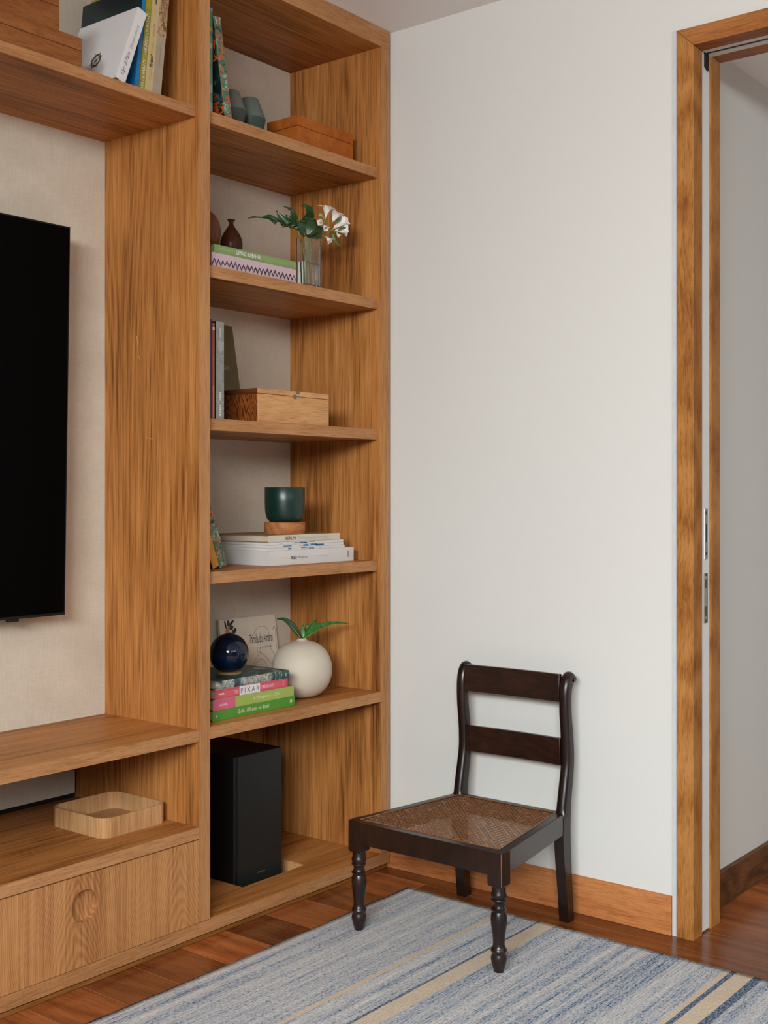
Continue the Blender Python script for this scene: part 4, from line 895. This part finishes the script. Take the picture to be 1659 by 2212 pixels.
def dot(par, x, z, r, mat, sx=1):
    bm = bmesh.new(); loops(bm, [[(x+sx*r*math.cos(2*math.pi*i/20), y, z+r*math.sin(2*math.pi*i/20)) for i in range(20)] for y in (YE-0.0005, YE)]); obj('publisher_mark', bm, mat, par)
dot(b, 2.455, zz+0.001, 0.0052, plain('cream_seal', (0.62, 0.5, 0.36), 0.6), 0.8); dot(b, 2.172, zz-0.001, 0.0028, plain('cream_seal', (0.62,0.5,0.36)), 0.7)
z2 = zE + h1 + 0.0001
b = book('lime and pink book, second from the bottom of the stack', V(2.160, YE, z2), Z_, X_, Y_, h2, 0.3075, 0.21, plain('crimson_board', (0.25, 0.012, 0.04), 0.45), spine=lime, group=GE)
band(b, 'pink_spine_panel', V(2.160, YE, z2), Z_, X_, h2, 0.0005, 0.080, pink)
lettering('A Passagem e o Olhar', V(2.360, YE, z2+h2/2), X_, Z_, 0.105, 0.0115, plain('pale_lime_ink', (0.62, 0.68, 0.4), 0.6), b)
squiggle(V(2.196, YE-0.0006, z2+h2/2-0.002), X_, Z_, 0.030, 0.009, plain('pale_pink_ink', (0.7, 0.42, 0.5), 0.6), b, n=6, seed=11)
z3 = z2 + h2 + 0.0001
b = book('rose pink treasure book with a white title panel in the stack', V(2.168, YE, z3), Z_, X_, Y_, h3, 0.2735, 0.20, pinkr, spine=pinkr, group=GE)
band(b, 'title_panel', V(2.168, YE, z3), Z_, X_, h3, 0.088, 0.1645, plain('panel_white', (0.68, 0.62, 0.6), 0.55))
bm = bmesh.new()
for a0, a1, l0, l1 in ((0.0028, 0.0034, 0.003, 0.2705), (h3-0.0034, h3-0.0028, 0.003, 0.2705), (0.0028, h3-0.0028, 0.003, 0.0037), (0.0028, h3-0.0028, 0.2695, 0.2703)): obox(bm, V(2.168, YE, z3), Z_, X_, Y_, a0, a1, l0, l1, -0.0004, 0)
obj('border_line', bm, plain('dark_rose', (0.34, 0.03, 0.06), 0.5), b)
lettering('P I X A R', V(2.2943, YE-0.0006, z3+h3/2), X_, Z_, 0.069, 0.0135, plain('slate_ink', (0.1, 0.11, 0.2), 0.6), b)
pk = plain('pale_pink_ink', (0.7,0.42,0.5)); lettering('THE', V(2.2425, YE, z3+h3/2), X_, Z_, 0.0185, 0.0095, pk, b, bold=0.01); lettering('TREASURES', V(2.362, YE, z3+h3/2), X_, Z_, 0.05, 0.0085, pk, b, bold=0.02)
squiggle(V(2.190, YE-0.0003, z3+h3/2), X_, Z_, 0.019, 0.006, inkwhite, b, n=5, seed=2); squiggle(V(2.424, YE-0.0003, z3+h3/2), Z_, -X_, 0.014, 0.006, pk, b, n=4, seed=6, name='publisher_mark')
z4 = z3 + h3 + 0.0001
b = book('dark teal book with engraved city print, topmost under the blue vase', V(2.168, YE, z4), Z_, X_, Y_, h4, 0.2765, 0.205, M_mapdark, spine=M_map, pages=M_pages, rnd=True, group=GE)
M_teal = plain('deep_teal', (0.02, 0.075, 0.075), 0.4)
def arcband(par, l0, l1, mat, e=0.0004, name='spine_band'):
    bm = bmesh.new(); n = 9; O_ = V(2.168, YE, z4); pr = []
    for i in range(n): a = -1+2*i/(n-1); pr.append((h4*i/(n-1), -0.18*h4*(1-a*a)-e))
    loops(bm, [[O_ + Z_*a + Y_*c + X_*l for a, c in pr] for l in (l0, l1)], cap0=False, cap1=False, closed=False); obj(name, bm, mat, par, smooth=True)
arcband(b, 0.205, 0.2763, M_teal)
for k, c_ in enumerate(((0.28,0.22,0.15), (0.03,0.05,0.05), (0.33,0.33,0.28), (0.05,0.08,0.08), (0.3,0.24,0.17), (0.36,0.34,0.3))): arcband(b, 0.206+0.0075*k, 0.2085+0.0075*k, plain('band_%d' % k, c_, 0.5), 0.0007)
arcband(b, 0.066, 0.088, plain('dark_patch', (0.03, 0.06, 0.065), 0.5)); arcband(b, 0.084, 0.090, plain('teal_patch', (0.06, 0.16, 0.19), 0.5), 0.0007)
squiggle(V(2.430, YE-0.0046, z4+h4/2), Z_, -X_, 0.009, 0.005, inkwhite, b, n=3, seed=5, name='publisher_mark')
zv = z4 + h4 + 0.0001
cb = V(2.297, 2.352); R_ = 0.0538; zc = zv + 0.0548
bv = thing('blue_vase', 'glossy dark blue spherical vase on the stacked books', 'vase', (cb.x, cb.y, zv))
prof = [(R_*math.cos(a), zc + R_*math.sin(a)) for a in [math.radians(-66 + (66+79)*i/30) for i in range(31)]]
prof += [(0.0088, zc+R_*1.0), (0.0072, zc+R_*1.0), (0.0062, zc+R_*0.93)]
M_blue = patchy('dark_blue_glaze', [(0.0008,0.002,0.006), (0.001,0.005,0.015), (0.0018,0.011,0.031), (0.001,0.007,0.02)], scale=8, rough=0.06, const=False)
bm = bmesh.new(); lathe(bm, cb.x, cb.y, prof, 64); obj('body', bm, M_blue, bv, smooth=True, auto=60)
bm = bmesh.new(); lathe(bm, cb.x, cb.y, [(0.031, zv), (0.034, zv+0.0005), (0.034, zv+0.005), (0.026, zv+0.0068)], 48); obj('foot_ring', bm, plain('bare_clay', (0.22, 0.15, 0.05), 0.6), bv, smooth=True, auto=50)
a7 = math.radians(7.4); Lt = V(0, math.sin(a7), math.cos(a7)); Tt = V(0, math.cos(a7), -math.sin(a7)); zT = zE + 0.009*math.sin(a7)
OT = V(2.4829, 2.5565, zT); M_tc = plain('beige_cover', (0.76, 0.68, 0.555), 0.6, var=0.04)
b = book('beige painter book with line drawing leaning on the linen back', OT, Tt, Lt, X_, 0.009, 0.2155, 0.2384, M_tc, hard=False, group=GE)
def onT(x, z, e=0.0003): return V(x, OT.y + (z-zT)*math.tan(a7), z) - Tt*e
lettering('Tarsila do Amaral', onT(2.651, 0.681, 0), X_, Lt, 0.100, 0.028, ink, b); lettering('a modernista', onT(2.669, 0.6535, 0), X_, Lt, 0.054, 0.0065, inkgrey, b)
bm = bmesh.new()
for pts in ([(2.57,.64),(2.60,.675),(2.635,.708),(2.66,.715),(2.682,.705),(2.688,.68),(2.69,.645),(2.705,.62),(2.716,.59)], [(2.705,.70),(2.712,.713),(2.716,.70),(2.715,.67),(2.716,.64)], [(2.60,.60),(2.625,.625),(2.645,.645),(2.632,.652),(2.632,.64),(2.652,.632),(2.685,.60),(2.70,.575)], [(2.59,.57),(2.61,.60),(2.64,.618),(2.66,.605),(2.67,.575)]):
    tube(bm, [onT(x, z) for x, z in pts], 0.00055, seg=5)
obj('line_drawing', bm, plain('drawing_line', (0.2, 0.135, 0.07), 0.6), b)
def petalprint(name, x, z, w_, h_, ang, mat):
    bm = bmesh.new(); ca, sa = math.cos(math.radians(ang)), math.sin(math.radians(ang)); pts = [(w_*math.cos(2*math.pi*i/16), h_*math.sin(2*math.pi*i/16)) for i in range(16)]
    loops(bm, [[onT(x + u*ca - v_*sa, z + u*sa + v_*ca, e) for u, v_ in pts] for e in (0.0001, 0.0005)]); obj(name, bm, mat, b)
mp_, ml_, mo_, my_ = plain('violet_print', (0.055, 0.05, 0.09), 0.6), plain('leaf_print', (0.012, 0.022, 0.01), 0.6), plain('peach_print', (0.5, 0.2, 0.12), 0.6), plain('yellow_print', (0.5, 0.28, 0.02), 0.6)
for x, z, w_, h_, a, m_ in ((2.507,.732,.003,.013,8,ml_),(2.533,.736,.004,.012,-50,ml_),(2.519,.735,.006,.010,0,mp_),(2.530,.722,.009,.007,20,mp_),(2.538,.709,.008,.006,-20,mp_),(2.545,.714,.006,.005,10,ml_),(2.513,.712,.008,.009,0,mo_),(2.521,.706,.008,.006,0,mo_)): petalprint('flower_print', x, z, w_, h_, a, m_)
for dz in (0,): 
    bm = bmesh.new(); pts = [(0.003*math.cos(2*math.pi*i/12), 0.004*math.sin(2*math.pi*i/12)) for i in range(12)]
    loops(bm, [[onT(2.517+u, .7205+v_, e) for u, v_ in pts] for e in (0.0005, 0.0009)]); obj('flower_print', bm, my_, b)
cv = V(2.592, 2.354); RC = 0.0882
prof = [(0.030, zE), (0.040, zE+0.0022), (0.055, zE+0.0095), (0.0695, zE+0.023), (0.0808, zE+0.041), (0.0868, zE+0.060), (RC, zE+0.078), (0.0865, zE+0.098), (0.0805, zE+0.117), (0.0705, zE+0.134), (0.0560, zE+0.1485), (0.0390, zE+0.1570), (0.0240, zE+0.1605), (0.0165, zE+0.1628), (0.0128, zE+0.1665), (0.0118, zE+0.1685), (0.0104, zE+0.1690), (0.0090, zE+0.1675), (0.0100, zE+0.15)]
bm = bmesh.new(); lathe(bm, cv.x, cv.y, prof, 64)
tag(obj('round_vase', bm, plain('cream_ceramic', (0.54, 0.475, 0.38), 0.6, var=0.03), None, smooth=True, auto=60), 'cream ceramic globe vase with narrow neck beside stacked books', 'vase')
GV = 'cut leaves in the cream globe vase'
leafthing('green leaf curving left out of the cream globe vase', [(2.5905, 2.354, 0.690), (2.5884, 2.354, 0.7030)],
  [([(2.5890,2.354,0.7015),(2.5739,2.36,0.7240),(2.5598,2.37,0.7450),(2.5448,2.38,0.7575),(2.5197,2.385,0.7613)], [0.003,0.008,0.0105,0.008,0.0055,0.001], (-0.6,-0.55,0.55), 0.25)],
  [[(2.5884,2.354,0.701),(2.5709,2.358,0.7222),(2.5568,2.367,0.7420)]], M_leaf, GV, rs=0.0013)
leafthing('lobed green leaf spreading right out of the cream globe vase', [(2.5935, 2.354, 0.690), (2.5965, 2.353, 0.7020)],
  [([(2.5983,2.352,0.7015),(2.6261,2.345,0.7155),(2.6561,2.335,0.7305),(2.6813,2.325,0.7385),(2.7115,2.31,0.7395),(2.7427,2.30,0.7340)], [0.002,0.004,0.005,0.006,0.0045,0.003,0.001], (-0.5,-0.6,0.62), 0.2),
   ([(2.6002,2.356,0.7015),(2.6033,2.36,0.7194),(2.6081,2.365,0.7383)], [0.003,0.007,0.006,0.002], NV, 0.2), ([(2.604,2.356,0.7020),(2.6211,2.36,0.7212),(2.6285,2.362,0.7393)], [0.003,0.0085,0.0075,0.003], NV, 0.2),
   ([(2.6059,2.352,0.7047),(2.6292,2.35,0.7264),(2.6498,2.35,0.7486)], [0.003,0.010,0.009,0.003], NV, 0.2), ([(2.6300,2.345,0.7175),(2.6500,2.34,0.7320),(2.6640,2.337,0.7380)], [0.006,0.009,0.004], NV, 0.2), ([(2.6591,2.333,0.7325),(2.6739,2.33,0.7395),(2.6865,2.325,0.7447)], [0.006,0.006,0.001], NV, 0.2)],
  [[(2.5983,2.350,0.7009),(2.6261,2.343,0.7125),(2.6561,2.333,0.7264),(2.6813,2.323,0.7344)]], M_leafbright, GV, rs=0.0013)
